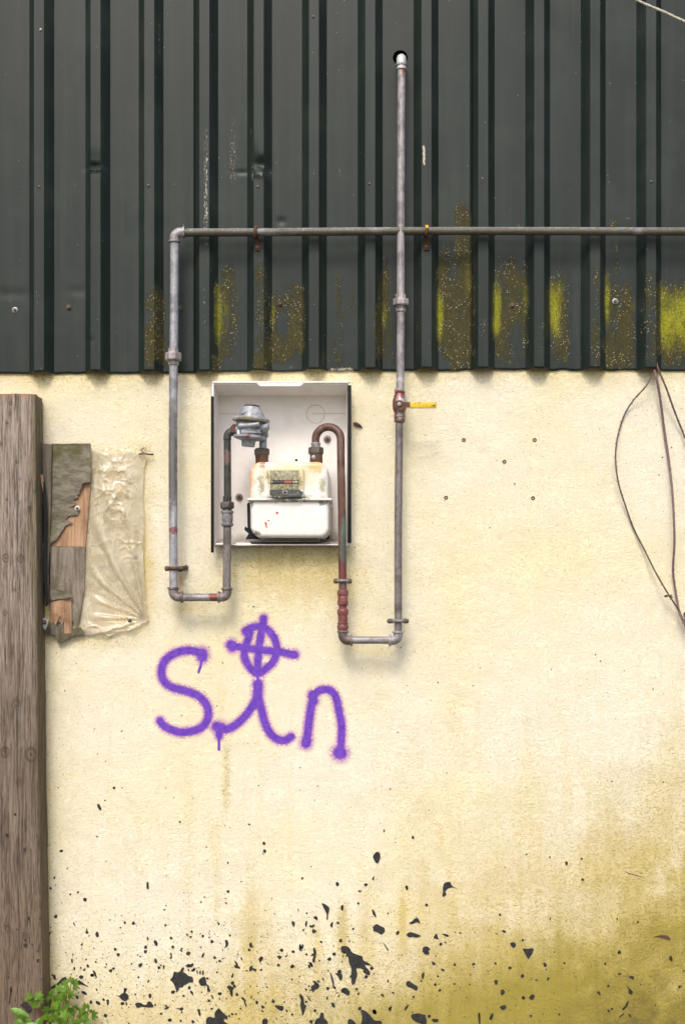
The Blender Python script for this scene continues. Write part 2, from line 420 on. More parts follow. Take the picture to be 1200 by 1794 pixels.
def mat_meter():
    m = M('enamelled_meter_steel', .38, 0, .5); y = -.09
    n = m.noise(38, 5, .65); f = m.noise(230, 4, .7); st = m.noise(1, 5, .7, vec=m.map((150, 150, 16)))
    c = m.mix(m.step(n, .4, .7), (.80, .77, .72), (.74, .70, .64))
    def blot(l, gain, lo, hi, cc, k):
        nonlocal c
        e = None
        for a in l:
            q = m.ell(*a, y, 1.0); e = q if e is None else m.math('MAXIMUM', e, q)
        msk = m.step(m.mul(e, m.addm(-.25, m.mul(m.addm(m.addm(m.mul(n, .4), m.mul(st, .4)), m.mul(f, .6)), 1.75))), lo - .2, hi)
        c = m.mix(m.mul(msk, k), c, cc)
    blot([(506, 832, 84, 50)], 1.0, .20, .85, (.64, .53, .28), .9)
    blot([(434, 840, 20, 50), (440, 814, 32, 16), (554, 816, 26, 20)], 1.0, .18, .85, (.70, .36, .08), .8)
    blot([(462, 812, 10, 8), (439, 812, 8, 12)], 1.0, .35, .7, (.40, .10, .015), .8)
    blot([(566, 850, 14, 34), (458, 850, 10, 36), (526, 848, 12, 30), (506, 872, 76, 8), (470, 838, 8, 30)], 1.0, .50, .95, (.22, .20, .04), .75)
    blot([(506, 875, 80, 4), (446, 935, 14, 10), (440, 884, 6, 12), (566, 882, 16, 6)], 1.0, .45, .7, (.10, .085, .03), .8)
    c = m.mix(m.mul(m.step(f, .62, .74), .4), c, (.40, .34, .18))
    m.color(c); m.bump(m.addm(n, m.mul(f, .3)), .12, .001); return m.m
def mat_box():
    m = M('white_moulded_box', .5, 0, .4)
    n = m.noise(16, 5, .65); f = m.noise(210, 4, .75); g = m.attr('grime')
    c = m.mix(m.step(n, .4, .72), (.865, .835, .80), (.80, .765, .715))
    c = m.mix(m.mul(m.step(f, .63, .74), .45), c, (.36, .29, .2))
    c = m.mix(m.mul(m.step(m.addm(g, m.mul(m.addm(m.addm(m.mul(n, .5), m.mul(f, .5)), -.5), 1.4)), .3, .8), .75), c, (.16, .125, .075))
    m.color(c); m.bump(f, .1, .001); return m.m
def mat_leaf(name, c1, c2, edge):
    m = M(name, .45, 0, .4); n = m.noise(90, 4, .6)
    oi = m.n('ShaderNodeObjectInfo')
    c = m.mix(m.step(n, .35, .7), c1, c2); c = m.mix(m.mul(oi.outputs['Random'], .55), c, edge)
    m.color(c); m.b.inputs['Transmission Weight'].default_value = 0
    m.bump(m.noise(160, 3), .4, .001); return m.m

MW = mat_wall(); MSPRAY = mat_spray(); MTAR = mat_tar(); MSHEET = mat_sheet()
RED = (.20, .035, .025); ORUST = (.24, .085, .018)
GALV1, GALV2 = (.155, .135, .125), (.315, .30, .295)
MP_LEFT = mat_pipe('galvanised_pipe_down', (.20, .195, .20), (.46, .465, .49), 'z', [(304, 930, 10, 9, (.22, .07, .06)), (303, 800, 10, 120, (.13, .12, .12))])
MP_LOW = mat_pipe('galvanised_pipe_low', GALV1, (.36, .34, .335), 'x', [(378, 1046, 14, 20, RED)])
MP_TOP = mat_pipe('galvanised_pipe_level', (.16, .155, .155), (.40, .395, .41), 'x', algae=True, rust=.6)
MP_RIGHT = mat_pipe('mauve_grey_pipe', (.215, .188, .182), (.41, .378, .372), 'z', [(702, 119, 11, 7, (.24, .06, .03)), (706, 127, 4, 10, (.24, .06, .03)), (702, 668, 14, 6, (.5, .46, .44))])
MP_RLOW = mat_pipe('dull_steel_pipe', (.115, .095, .082), (.27, .24, .225), 'z')
MP_FIT = mat_pipe('galvanised_fitting', (.20, .185, .18), (.42, .40, .40), 'n', rust=.66)
MP_FITB = mat_pipe('brown_stained_fitting', (.13, .10, .085), (.30, .26, .24), 'n', [(598, 1128, 18, 22, (.11, .07, .055))], rust=.58)
MP_UNION = mat_pipe('mauve_union', (.24, .20, .19), (.44, .39, .375), 'n', rust=.66)
MP_DARK = mat_pipe('dark_green_black_pipe', (.020, .022, .020), (.075, .078, .07), 'z', [(398, 800, 8, 14, (.16, .10, .08))], rust=.66, metal=.1)
MP_COPPER = mat_pipe('brown_copper_pipe', (.085, .042, .030), (.21, .125, .095), 'z', [(603, 925, 9, 26, (.10, .16, .13)), (597, 880, 7, 60, (.12, .055, .035)), (604, 962, 9, 30, (.075, .095, .08)), (600, 1003, 9, 20, (.16, .04, .035))], rust=.7)
MP_REDFIT = mat_pipe('red_primed_fitting', (.14, .038, .032), (.25, .085, .07), 'n', rust=.6, rustc=(.07, .035, .028), metal=.0, rough=.45)
MP_VALVE = mat_pipe('valve_body', (.30, .25, .22), (.58, .54, .52), 'n', [(700, 690, 14, 8, RED), (692, 712, 6, 26, (.22, .06, .04)), (700, 738, 16, 8, (.14, .055, .025)), (710, 720, 8, 14, (.30, .12, .05))], rust=.60, metal=.5, rough=.35, y=-.10)
MP_NUT = mat_pipe('rusty_nut', (.055, .045, .038), (.15, .12, .10), 'n', rust=.55)
MP_RUST = mat_pipe('rusted_iron', (.06, .032, .020), (.16, .085, .05), 'n', rust=.5, rustc=(.10, .03, .012), metal=.1, rough=.7)
MP_RUSTO = mat_pipe('orange_rusted_iron', (.05, .028, .016), (.14, .06, .03), 'n', [(747, 398, 8, 6, (.75, .42, .02))], rust=.5, metal=.1, rough=.7)
MP_CLIPG = mat_pipe('grey_clip', (.10, .095, .09), (.33, .31, .30), 'n', rust=.6)
MREG = mat_pipe('grey_cast_regulator', (.22, .23, .245), (.41, .425, .445), 'n', [(438, 765, 4, 4, RED), (440, 738, 44, 4, (.20, .18, .09))], rust=.76, metal=.15, rough=.42, y=-.09)
MSCREW = mat_plain('dull_screw', (.08, .06, .05), (.22, .18, .16), 300, .5, .6)
MWASH = mat_plain('grey_washer', (.20, .19, .18), (.42, .40, .38), 300, .45, .5)
MBLACK = mat_plain('black_plastic', (.008, .008, .010), (.022, .022, .025), 90, .75, spec=.2)
MDARK = mat_plain('dark_void_board', (.006, .006, .006), (.010, .010, .010), 40, .9, bump=0)
MMETER = mat_meter(); MBOX = mat_box(); MPOST = mat_post()
MYEL = mat_pipe('worn_yellow_lever', (.62, .42, .012), (.72, .52, .03), 'x', rust=.52, rustc=(.02, .018, .012), metal=0, rough=.45)
MDIRTY = mat_plain('dirty_index_plate', (.10, .095, .035), (.50, .45, .30), 130, .6)
MINDEX = mat_plain('index_cover', (.030, .030, .026), (.10, .10, .088), 200, .4)
MDIGB = mat_plain('black_number_wheel', (.02, .02, .022), (.11, .10, .09), 900, .5, bump=0)
MDIGR = mat_plain('red_number_wheel', (.40, .06, .04), (.55, .16, .12), 900, .5, bump=0)
MREDP = mat_plain('dry_red_paint', (.36, .02, .015), (.55, .10, .07), 500, .5)
MSTEM = mat_plain('bramble_bark', (.055, .028, .022), (.15, .085, .065), 90, .6, stretch=(3, 3, .5))
MSTEMP = mat_plain('purple_bramble_bark', (.09, .045, .042), (.24, .15, .135), 90, .6, stretch=(3, 3, .5))
MCABLE = mat_plain('pale_cable', (.22, .20, .13), (.60, .56, .46), 160, .6)
MRSTEM = mat_plain('red_weed_stem', (.13, .018, .018), (.24, .05, .035), 120, .5)
MLEAF = mat_leaf('weed_leaf', (.085, .185, .010), (.20, .345, .026), (.05, .105, .014))
MDOCK = mat_leaf('dock_leaf', (.12, .235, .035), (.20, .33, .07), (.10, .2, .03))
MGROUND = mat_plain('gravelly_asphalt', (.05, .048, .044), (.12, .115, .105), 60, .9, bump=.8)
MVENEER = mat_ply('grey_green_veneer', (.10, .085, .06), (.24, .21, .155), .75, (22, 22, 70))
MPLYO = mat_ply('orange_ply', (.25, .135, .07), (.50, .315, .19), .0, (75, 75, 5), (.17, .085, .045))
MPLYG = mat_ply('grey_ply', (.125, .100, .075), (.30, .25, .195), .5, (70, 70, 6))
MSTRIP = mat_ply('grey_strip', (.075, .062, .045), (.185, .155, .115), .55, (90, 90, 5))
MFOIL = mat_plastic()

# ------------------------------------------------------------------ setting: ground
gv = [(-300, -300, -.06), (300, -300, -.06), (300, 300, -.06), (-300, 300, -.06)]
tag(make('ground', gv, [(0, 1, 2, 3)], MGROUND, smooth=False), 'dark gravelly asphalt yard at the foot of the wall', kind='structure')

# ------------------------------------------------------------------ rendered wall
BX0, BX1, BY0, BY1 = 371, 613, 669, 956     # hole for the meter box (px)
def lines(a, b, st, extra):
    l = list(np.arange(a, b + 1e-6, st)); l = [q for q in l if all(abs(q - e) > st * .4 for e in extra)] + list(extra); return sorted(l)
GX = lines(-700, -20, 40, []) + lines(-12, 1212, 6, [BX0, BX1]) + lines(1252, 1900, 40, [])
GY = lines(600, 1830, 6, [BY0, BY1])
gx, gy = np.meshgrid(GX, GY); nx, ny = len(GX), len(GY)
fx, fy = gx.ravel(), gy.ravel()
vs = [W(a, b, 0.0) for a, b in zip(fx, fy)]
fs = []
for j in range(ny - 1):
    for i in range(nx - 1):
        cxp = (GX[i] + GX[i + 1]) / 2; cyp = (GY[j] + GY[j + 1]) / 2
        if BX0 < cxp < BX1 and BY0 < cyp < BY1: continue
        fs.append((j * nx + i, (j + 1) * nx + i, (j + 1) * nx + i + 1, j * nx + i + 1))
def G(px, py, rx, ry, a=1.0): return a * np.exp(-((fx - px) / rx) ** 2 - ((fy - py) / ry) ** 2)
def band(x0, x1, y0, y1, sx, sy, a=1.0):
    return a * sstep(x0 - sx, x0 + sx, fx) * (1 - sstep(x1 - sx, x1 + sx, fx)) * sstep(y0 - sy, y0 + sy, fy) * (1 - sstep(y1 - sy, y1 + sy, fy))
nb = fbm(fx / 110, fy / 170, 3); nv = fbm(fx / 26, fy / 240, 9); nh = fbm(fx / 60, fy / 60, 5)
diag = (fx - 600) / 600 * .55 + (fy - 1330) / 460         # grows to the lower right
rt = np.clip((fx - 560) / 640, 0, 1.4)
algae = np.zeros_like(fx); ochre = np.zeros_like(fx); dirt = np.zeros_like(fx); rust = np.zeros_like(fx)
# big damp corner lower right
nc2 = sstep(.32, .68, fbm(fx / 70, fy / 90, 61)); nc3 = sstep(.35, .65, fbm(fx / 28, fy / 24, 71))
ochre += .85 * sstep(.05, 1.25, diag) * sstep(-.1, .5, rt) * (.78 + .3 * nc2)
algae += 1.15 * sstep(.38, 1.60, diag) * sstep(.0, .8, rt) * (.68 + .30 * nc2 + .18 * nc3)
dirt += 1.15 * sstep(.85, 1.75, diag) * sstep(.22, .95, rt) * (.42 + .40 * nc2 + .40 * nc3)
pale = 1 - .5 * np.clip(G(1150, 1545, 26, 46) + G(1185, 1520, 16, 40) + G(1185, 1735, 18, 30) + G(1010, 1565, 10, 8) + G(1020, 1782, 14, 10), 0, 1) * nc3
algae += G(960, 1715, 60, 70, .35) + G(1170, 1640, 60, 60, .25); algae *= pale; dirt *= pale; ochre *= pale
ochre += G(330, 900, 60, 260, .24) + G(650, 900, 40, 260, .16) + G(500, 1050, 220, 60, .2) + .14 * sstep(1350, 1750, fy) + G(100, 1400, 45, 400, .22) + G(1190, 1100, 60, 300, .14) + G(200, 700, 200, 60, .12) + G(420, 1480, 120, 200, .10)
# foot of the wall
foot = sstep(1660, 1800, fy)
algae += .50 * sstep(1600, 1830, fy) * sstep(260, 700, fx) * (.4 + nb)
ochre += .40 * sstep(1560, 1790, fy) * (.5 + nb) + .18 * sstep(1690, 1790, fy)
algae += G(600, 1800, 240, 80, .45) + G(860, 1740, 150, 120, .35)
dirt += G(180, 1800, 140, 30, .30)
# algae stain below the box, with the box's soft shade painted in
algae += G(520, 972, 95, 26, .75) + G(440, 985, 55, 30, .45) + G(585, 985, 30, 30, .3)
ochre += G(500, 1000, 120, 60, .75) + G(590, 1010, 35, 70, .3)
# run streaks
for px, y0, y1, w, a, kind in [(398, 1290, 1440, 9, .55, 'a'), (388, 1200, 1300, 8, .35, 'a'), (600, 1575, 1700, 11, .75, 'a'), (640, 1540, 1700, 12, .35, 'o'), (706, 1560, 1690, 8, .45, 'o'),
                               (795, 1195, 1330, 14, .20, 'a'), (930, 1240, 1480, 30, .14, 'a'), (1010, 1180, 1560, 50, .10, 'o'), (760, 1240, 1560, 50, .12, 'o'), (860, 1230, 1600, 90, .14, 'o'),
                               (380, 1430, 1640, 14, .30, 'o'), (330, 1380, 1700, 10, .25, 'o'), (440, 1500, 1760, 12, .28, 'o'), (240, 1400, 1640, 10, .22, 'o'), (1090, 1330, 1560, 70, .2, 'a'), (1180, 1250, 1560, 60, .2, 'a'), (556, 1620, 1740, 12, .35, 'o')]:
    st = np.exp(-((fx - px + 5 * (nv - .5)) / w) ** 2) * sstep(y0 - 20, y0 + 25, fy) * (1 - sstep(y1 - 60, y1 + 20, fy)) * a * (.55 + .9 * nv)
    if kind == 'a': algae += st * .75; ochre += st * .9
    else: ochre += st
# dirt hanging below the cladding, plus rib shade painted darkest beneath each rib
CR0 = [69, 168, 262, 358.5, 453.5, 550, 648.5, 747, 846, 944, 1042, 1140]
def crown_px(k): return 69 + 97.5 * k if k < 0 else (CR0[k] if k < 12 else 1140 + 97.8 * (k - 11))
CROWN = [crown_px(k) for k in range(-6, 20)]
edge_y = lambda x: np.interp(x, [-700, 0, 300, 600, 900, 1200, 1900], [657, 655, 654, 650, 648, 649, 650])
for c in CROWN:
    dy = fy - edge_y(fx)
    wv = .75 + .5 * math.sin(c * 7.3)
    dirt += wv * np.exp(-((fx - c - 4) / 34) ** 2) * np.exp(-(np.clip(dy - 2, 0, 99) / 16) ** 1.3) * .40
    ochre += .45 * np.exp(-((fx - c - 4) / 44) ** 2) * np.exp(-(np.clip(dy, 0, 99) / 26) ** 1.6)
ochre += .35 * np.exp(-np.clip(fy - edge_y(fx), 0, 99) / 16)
# round the post, board and polythene
ochre += .9 * np.exp(-np.clip(fx - np.interp(fy, [690, 1780], [73, 87]), 0, 99) / 9) * sstep(680, 720, fy) * .6
ochre += band(70, 268, 775, 1118, 16, 16, .38) + G(262, 1010, 22, 120, .3) + G(250, 800, 20, 20, .3)
ochre += G(170, 1128, 90, 18, .5); algae += G(180, 1122, 80, 9, .35)
dirt += G(252, 790, 16, 9, .8) + G(240, 870, 8, 8, .5) + G(238, 975, 10, 16, .5) + G(110, 1112, 40, 6, .5) + G(243, 1020, 8, 14, .4)
# rust below the clip, cobweb dirt beside the box
rust += G(316, 1016, 7, 16, .75) + G(312, 1035, 4, 12, .5) + G(350, 1062, 40, 7, .12) + G(722, 880, 5, 5, .0)
dirt += G(626, 848, 10, 9, .55) + G(624, 880, 5, 14, .35) + G(622, 824, 24, 3, .25) + G(632, 716, 9, 9, .22)
dirt += G(85, 1480, 7, 7, .8) + G(84, 1316, 6, 10, .5)
ochre += G(330, 1068, 40, 12, .45) + G(650, 1142, 60, 12, .45)
ochre += G(1000, 900, 300, 400, .06) + .25 * sstep(.56, .75, nb) * sstep(1150, 1350, fy)
# solid body of the wall behind the render face
n0 = len(vs); zt = W(0, 600).z; zb = -.07; xl = W(-700, 0).x; xr = W(1900, 0).x
vs += [Vector(p) for p in ((xl, 0, W(0, 1830).z), (xr, 0, W(0, 1830).z), (xr, 0, zt), (xl, 0, zt), (xl, .32, W(0, 1830).z), (xr, .32, W(0, 1830).z), (xr, .32, zt), (xl, .32, zt))]
fs += [(n0 + 5, n0 + 4, n0 + 7, n0 + 6), (n0 + 3, n0 + 2, n0 + 6, n0 + 7), (n0, n0 + 3, n0 + 7, n0 + 4), (n0 + 2, n0 + 1, n0 + 5, n0 + 6), (n0, n0 + 4, n0 + 5, n0 + 1)]
pad = lambda a: np.concatenate([np.clip(a, 0, 1.6), np.zeros(8)])
wall = make('rendered_wall', vs, fs, MW, None, False, {'algae': pad(algae), 'ochre': pad(ochre), 'dirt': pad(dirt), 'rust': pad(rust)})
tag(wall, 'cream painted rough render wall with damp green stains at its foot', 'wall')

# --- spray paint (part of the wall): cells of a fine grid that carry paint
K = .325; B0 = (250, 1060)
def zz(l): return [(B0[0] + a * K, B0[1] + b * K) for a, b in l]
strokes = [
 (zz([(322, 268), (285, 250), (235, 245), (180, 258), (130, 290), (105, 335), (105, 385), (130, 425), (180, 450), (240, 465), (300, 490), (340, 530), (355, 580), (345, 630), (310, 665), (255, 682), (200, 685), (150, 670), (115, 650), (95, 625)]), 6.6),
 (zz([(322, 262), (322, 278)]), 9.2), (zz([(318, 290), (314, 328), (302, 362)]), 2.0),
 (zz([(652, 72), (648, 110), (632, 200), (622, 290), (620, 370)]), 6.4),
 (zz([(562, 150), (556, 138), (600, 118), (640, 118), (676, 135), (711, 180), (723, 235), (709, 297), (668, 340), (620, 370), (578, 335), (550, 282), (553, 230), (570, 180), (582, 130)]), 6.2),
 (zz([(470, 218), (560, 232), (640, 243), (740, 252), (820, 270)]), 6.4), (zz([(478, 214), (484, 226)]), 8.2), (zz([(812, 268), (818, 268)]), 7.2),
 (zz([(618, 372), (621, 408)]), 1.9),
 (zz([(623, 425), (621, 480), (600, 530), (560, 590), (510, 640), (460, 668), (415, 672)]), 6.6), (zz([(622, 425), (620, 500)]), 8.2),
 (zz([(400, 655), (426, 662)]), 8.6), (zz([(413, 665), (413, 705)]), 6.2), (zz([(413, 705), (412, 780)]), 1.9),
 (zz([(622, 490), (640, 560), (655, 620), (680, 680), (720, 720), (765, 730), (800, 710)]), 6.6), (zz([(610, 520), (610, 558)]), 1.8),
 (zz([(882, 745), (890, 690), (900, 600), (912, 530), (920, 482)]), 6.8), (zz([(880, 746), (885, 728)]), 8.6), (zz([(916, 482), (922, 520)]), 7.6),
 (zz([(920, 488), (950, 463), (990, 455), (1025, 470), (1045, 510), (1060, 580), (1072, 650), (1070, 730), (1062, 795)]), 6.4), (zz([(1060, 796), (1066, 798)]), 11.0)]
sx_ = np.arange(255, 640, 1.4); sy_ = np.arange(1066, 1350, 1.4)
qx, qy = np.meshgrid(sx_, sy_); cover = np.zeros_like(qx)
for pts, r in strokes:
    if len(pts) > 3: pts = [(p.x, p.y) for p in spline([Vector((a, b, 0)) for a, b in pts], 4)]
    r = r * 1.1 if r > 2.5 else r
    best = np.full(qx.shape, 1e9)
    for (x1, y1), (x2, y2) in zip(pts[:-1], pts[1:]):
        dx, dy = x2 - x1, y2 - y1; L = dx * dx + dy * dy + 1e-9
        t = np.clip(((qx - x1) * dx + (qy - y1) * dy) / L, 0, 1)
        best = np.minimum(best, np.hypot(qx - x1 - t * dx, qy - y1 - t * dy))
    if r > 2.5: cv = 1 - sstep(r * .55, r * 1.12, best); cv = np.maximum(cv, .40 * np.exp(-(np.clip(best - r * .85, 0, 99) / (r * .75)) ** 1.3))
    else: cv = (1 - sstep(r * .6, r * 1.25, best)) * 1.15
    cover = np.maximum(cover, cv)
idx = -np.ones(qx.shape, int); vv = []; ff = []; cc = []
h_, w_ = qx.shape
keep = cover > .05
for j in range(h_ - 1):
    for i in range(w_ - 1):
        if keep[j, i] or keep[j + 1, i] or keep[j, i + 1] or keep[j + 1, i + 1]:
            q = []
            for (a, b) in ((j, i), (j + 1, i), (j + 1, i + 1), (j, i + 1)):
                if idx[a, b] < 0:
                    idx[a, b] = len(vv); vv.append(W(qx[a, b], qy[a, b], -.0006)); cc.append(cover[a, b])
                q.append(idx[a, b])
            ff.append(tuple(q))
gra = make('graffiti', vv, ff, MSPRAY, wall, False, {'cover': cc})
tag(gra, 'purple spray painted word Sin with a crossed circle over the i')

# --- tar splats
def splat(poly, it=1, y=-.0007, t=.0012): 
    return poly_sheet(chaikin(poly, it), 0, lambda a, b: np.full(len(a), y - t), t)
def conv(bx, by, k, l): return [(bx + a * k, by + b * k) for a, b in l]
BIG = []
A = lambda *l: BIG.append(conv(280, 1560, 1 / 6, l)); Bq = lambda *l: BIG.append(conv(480, 1560, 1 / 6, l)); Cq = lambda *l: BIG.append(conv(650, 1460, 1 / 4, l))
A((105,940),(135,915),(150,850),(185,865),(215,850),(240,805),(262,815),(240,860),(275,870),(300,900),(350,910),(355,970),(310,965),(285,985),(250,1000),(240,1020),(205,1020),(180,1085),(165,1020),(140,965))
A((270,795),(300,770),(325,780),(345,760),(360,775),(350,800),(300,812))
A((410,945),(440,915),(475,905),(490,940),(490,980),(520,1005),(525,1050),(510,1080),(498,1050),(500,1000),(470,1000),(435,1005),(415,975))
A((745,970),(765,950),(785,965),(780,990),(755,995)); A((705,1010),(730,995),(765,1015),(785,1030),(765,1050),(770,1080),(765,1125),(740,1095),(735,1050),(712,1030))
A((605,1085),(630,1068),(660,1080),(635,1108)); A((485,1350),(520,1325),(580,1345),(575,1290),(600,1255),(625,1235),(645,1265),(680,1300),(705,1320),(690,1345),(665,1370),(720,1404),(740,1450),(490,1450))
A((400,1265),(425,1265),(435,1310),(415,1325)); A((685,530),(705,515),(725,550),(715,590),(675,605),(695,580)); A((780,735),(810,755),(828,790),(820,803),(800,780))
A((945,812),(1020,825),(1005,860),(985,838)); A((1035,715),(1075,690),(1090,710),(1075,740),(1060,745),(1070,785),(1050,750)); A((160,1235),(210,1240),(240,1225),(255,1245),(230,1268),(205,1250))
A((1075,1380),(1085,1350),(1125,1345),(1140,1370),(1125,1420),(1080,1420)); A((435,700),(455,655),(475,660),(455,710)); A((100,495),(125,483),(138,505),(118,520),(115,500)); A((120,590),(140,573),(157,595),(140,618)); A((322,432),(338,418),(352,435),(336,450))
A((882,1170),(895,1165),(920,1215),(905,1225)); A((385,850),(398,830),(405,880),(392,875)); A((415,850),(432,836),(436,880),(420,885)); A((445,850),(462,836),(466,880),(450,895)); A((50,1240),(95,1215),(100,1240),(60,1255)); A((0,1290),(30,1285),(30,1305),(0,1308))
Bq((495,128),(540,145),(585,180),(580,215),(568,260),(568,310),(550,310),(555,250),(530,200)); Bq((1035,380),(1080,350),(1110,370),(1165,395),(1165,435),(1130,468),(1085,440),(1045,425))
Bq((695,600),(730,582),(780,590),(805,620),(815,650),(880,680),(930,690),(935,735),(990,760),(1030,795),(980,785),(955,780),(960,800),(1000,840),(1015,885),(985,895),(930,855),(945,835),(900,815),(860,820),(880,880),(860,940),(855,975),(820,1000),(815,960),(808,900),(815,820),(785,760),(780,690),(745,700),(770,665),(715,660))
Bq((410,605),(425,598),(448,640),(440,690),(425,770),(400,745),(418,680)); Bq((385,1010),(430,985),(400,945),(440,955),(480,995),(470,1030),(430,1045),(410,1080),(395,1045)); Bq((585,850),(605,880),(635,970),(625,1018),(605,950))
Bq((635,865),(680,875),(715,875),(722,910),(710,950),(690,945),(675,905)); Bq((700,1045),(735,1020),(770,1030),(800,1075),(785,1110),(740,1085),(710,1070)); Bq((0,1205),(60,1210),(105,1220),(100,1255),(75,1270),(30,1240))
Bq((260,1100),(310,1105),(318,1195),(345,1215),(330,1240),(315,1300),(300,1318),(290,1280),(275,1210),(285,1150)); Bq((905,1250),(960,1265),(1000,1300),(1040,1350),(1060,1370),(1135,1370),(1130,1450),(900,1450),(930,1340)); Bq((780,1340),(850,1375),(880,1450),(770,1450))
Bq((410,1450),(440,1350),(480,1340),(490,1280),(525,1290),(525,1350),(560,1365),(580,1450)); Bq((1030,1270),(1055,1245),(1080,1275),(1070,1310)); Bq((1120,1085),(1150,1090),(1165,1130),(1125,1105)); Bq((182,330),(205,320),(222,350),(215,378),(195,370)); Bq((410,285),(440,265),(462,290),(455,315),(430,300))
Bq((345,1090),(390,1160),(385,1172),(350,1115)); Bq((610,665),(640,648),(655,668),(640,690),(615,680)); Bq((365,372),(385,362),(400,375),(415,350),(432,370),(415,390),(385,392)); Bq((258,608),(298,630),(292,642),(265,625)); Bq((875,0),(925,0),(900,24))
Cq((8,160),(40,125),(65,140),(65,180),(45,215),(30,205)); Cq((510,345),(555,338),(565,370),(610,390),(570,378),(540,385),(515,410),(530,425),(510,447),(495,440),(505,410),(500,390)); Cq((300,600),(325,590),(337,610),(345,635),(320,620),(290,637),(262,630),(290,615))
Cq((243,710),(270,690),(305,700),(345,715),(350,722),(315,732),(295,725),(265,730)); Cq((430,735),(460,698),(468,730),(478,745)); Cq((490,700),(545,710),(540,728),(515,718)); Cq((360,800),(390,790),(420,815),(400,820),(410,850),(375,850),(362,830))
Cq((243,1045),(262,1030),(295,1055),(330,1075),(320,1108),(285,1085),(250,1075)); Cq((350,990),(370,970),(375,995),(358,1030)); Cq((275,1270),(330,1260),(370,1270),(390,1300),(385,1350),(290,1310)); Cq((420,1300),(470,1300),(472,1320),(435,1325)); Cq((970,770),(1000,760),(1018,780),(1000,805),(980,790))
Cq((1058,805),(1090,810),(1140,803),(1130,840),(1115,860),(1100,885),(1085,860),(1070,830)); Cq((860,1030),(885,1025),(888,1055),(868,1065)); Cq((905,1100),(925,1090),(940,1115),(910,1142)); Cq((1100,1150),(1130,1125),(1150,1145),(1125,1172)); Cq((895,1215),(940,1200),(950,1225),(920,1242))
Cq((80,762),(95,775),(125,820),(118,826)); Cq((745,1260),(765,1255),(765,1345),(755,1345)); Cq((115,1225),(150,1207),(135,1255)); Cq((5,1245),(25,1230),(42,1255),(20,1272)); Cq((490,945),(515,955),(512,970),(490,960)); Cq((1045,995),(1065,982),(1075,1005),(1050,1015)); Cq((235,370),(255,362),(262,390),(248,402)); Cq((175,690),(195,680),(200,702),(175,715)); Cq((10,310),(20,300),(22,325),(14,332))
L = lambda *l: BIG.append(conv(60, 1340, .475, l)); Z = lambda *l: BIG.append(conv(0, 1680, .2167, l)); N = lambda *l: BIG.append(conv(1000, 1500, 1 / 6, l))
L((232,146),(240,143),(250,162),(246,170),(236,160)); L((289,84),(297,79),(302,86),(295,91)); L((840,290),(848,281),(855,292),(848,297)); L((843,317),(850,310),(858,318),(850,327)); L((415,432),(423,432),(424,459),(415,459)); L((1110,438),(1117,430),(1126,440),(1118,451)); L((225,261),(236,262),(236,269)); L((786,216),(799,218),(795,225)); L((290,80),(300,82),(296,92))
Z((636,145),(656,130),(680,140),(672,158),(655,162)); Z((615,185),(640,170),(665,185),(690,208),(728,230),(685,215),(655,205),(630,212)); Z((655,262),(690,262),(712,293),(675,285)); Z((607,300),(625,293),(642,315),(630,328)); Z((725,345),(738,332),(752,345),(740,368),(728,362)); Z((868,340),(878,325),(886,355),(875,380),(865,365))
Z((930,290),(965,300),(985,280),(1020,275),(1045,300),(1040,325),(1015,345),(985,330),(965,305)); Z((975,355),(992,345),(1012,358),(998,374),(980,370)); Z((400,235),(470,195),(500,155),(535,142),(548,170),(520,185),(510,215),(480,240),(440,240)); Z((748,90),(765,95),(782,130),(788,160),(770,140)); Z((1090,360),(1130,350),(1180,380),(1200,340),(1225,350),(1250,390),(1200,395),(1150,385),(1110,400)); Z((698,55),(710,42),(725,60),(715,75)); Z((595,70),(608,62),(612,88),(600,92)); Z((1118,45),(1150,30),(1155,50),(1130,75)); Z((648,70),(660,62),(664,78),(652,80)); Z((672,88),(690,76),(697,90),(678,100))
N((600,1270),(630,1255),(660,1265),(660,1300),(630,1285)); N((565,1335),(590,1370),(620,1395),(650,1420),(640,1455),(600,1440),(605,1400)); N((580,1540),(605,1510),(600,1560),(570,1600),(545,1625),(530,1605),(565,1580)); N((500,1690),(550,1650),(560,1655),(510,1700)); N((590,1650),(630,1670),(630,1710)); N((500,1240),(520,1225),(535,1235),(510,1248))
for p in BIG:
    v, f, _ = splat(p); make('tar_splat', v, f, MTAR, wall, True)
mb = MB()
def blob(px, py, r, el=1.0, rot=0.0, n=7):
    p = []
    for k in range(n):
        a = 2 * math.pi * k / n; q = r * random.uniform(.7, 1.25)
        x, yv = q * math.cos(a) * el, q * math.sin(a) / math.sqrt(el)
        p.append((px + x * math.cos(rot) - yv * math.sin(rot), py + x * math.sin(rot) + yv * math.cos(rot)))
    return p
cnt = 0
while cnt < 1900:
    px = random.uniform(84, 1199); py = 1810 - abs(random.gauss(0, 1)) * 118 - random.random() ** 2.2 * 90
    dens = float(np.interp(px, [80, 200, 500, 640, 720, 900, 1050, 1200], [.8, 1, 1, .75, .45, .30, .18, .10]))
    if random.random() > dens or py < 1340: continue
    if px < 170 and py > 1745: continue
    r = .42 + .45 * random.random() ** 2 + (random.random() ** 9) * 3.2
    el = 1.0 if random.random() < .7 else random.uniform(1.2, 2.1)
    p = blob(px, py, r, el, random.uniform(.6, 2.2) if el > 1 else 0, 6 if r < 1.5 else 9)
    v = [W(a, b, -.0012) for a, b in p]; n = len(v)
    mb.add(v + [W(a, b, -.0001) for a, b in p], [tuple(range(n))[::-1]] + [(k, (k + 1) % n, (k + 1) % n + n, k + n) for k in range(n)]); cnt += 1
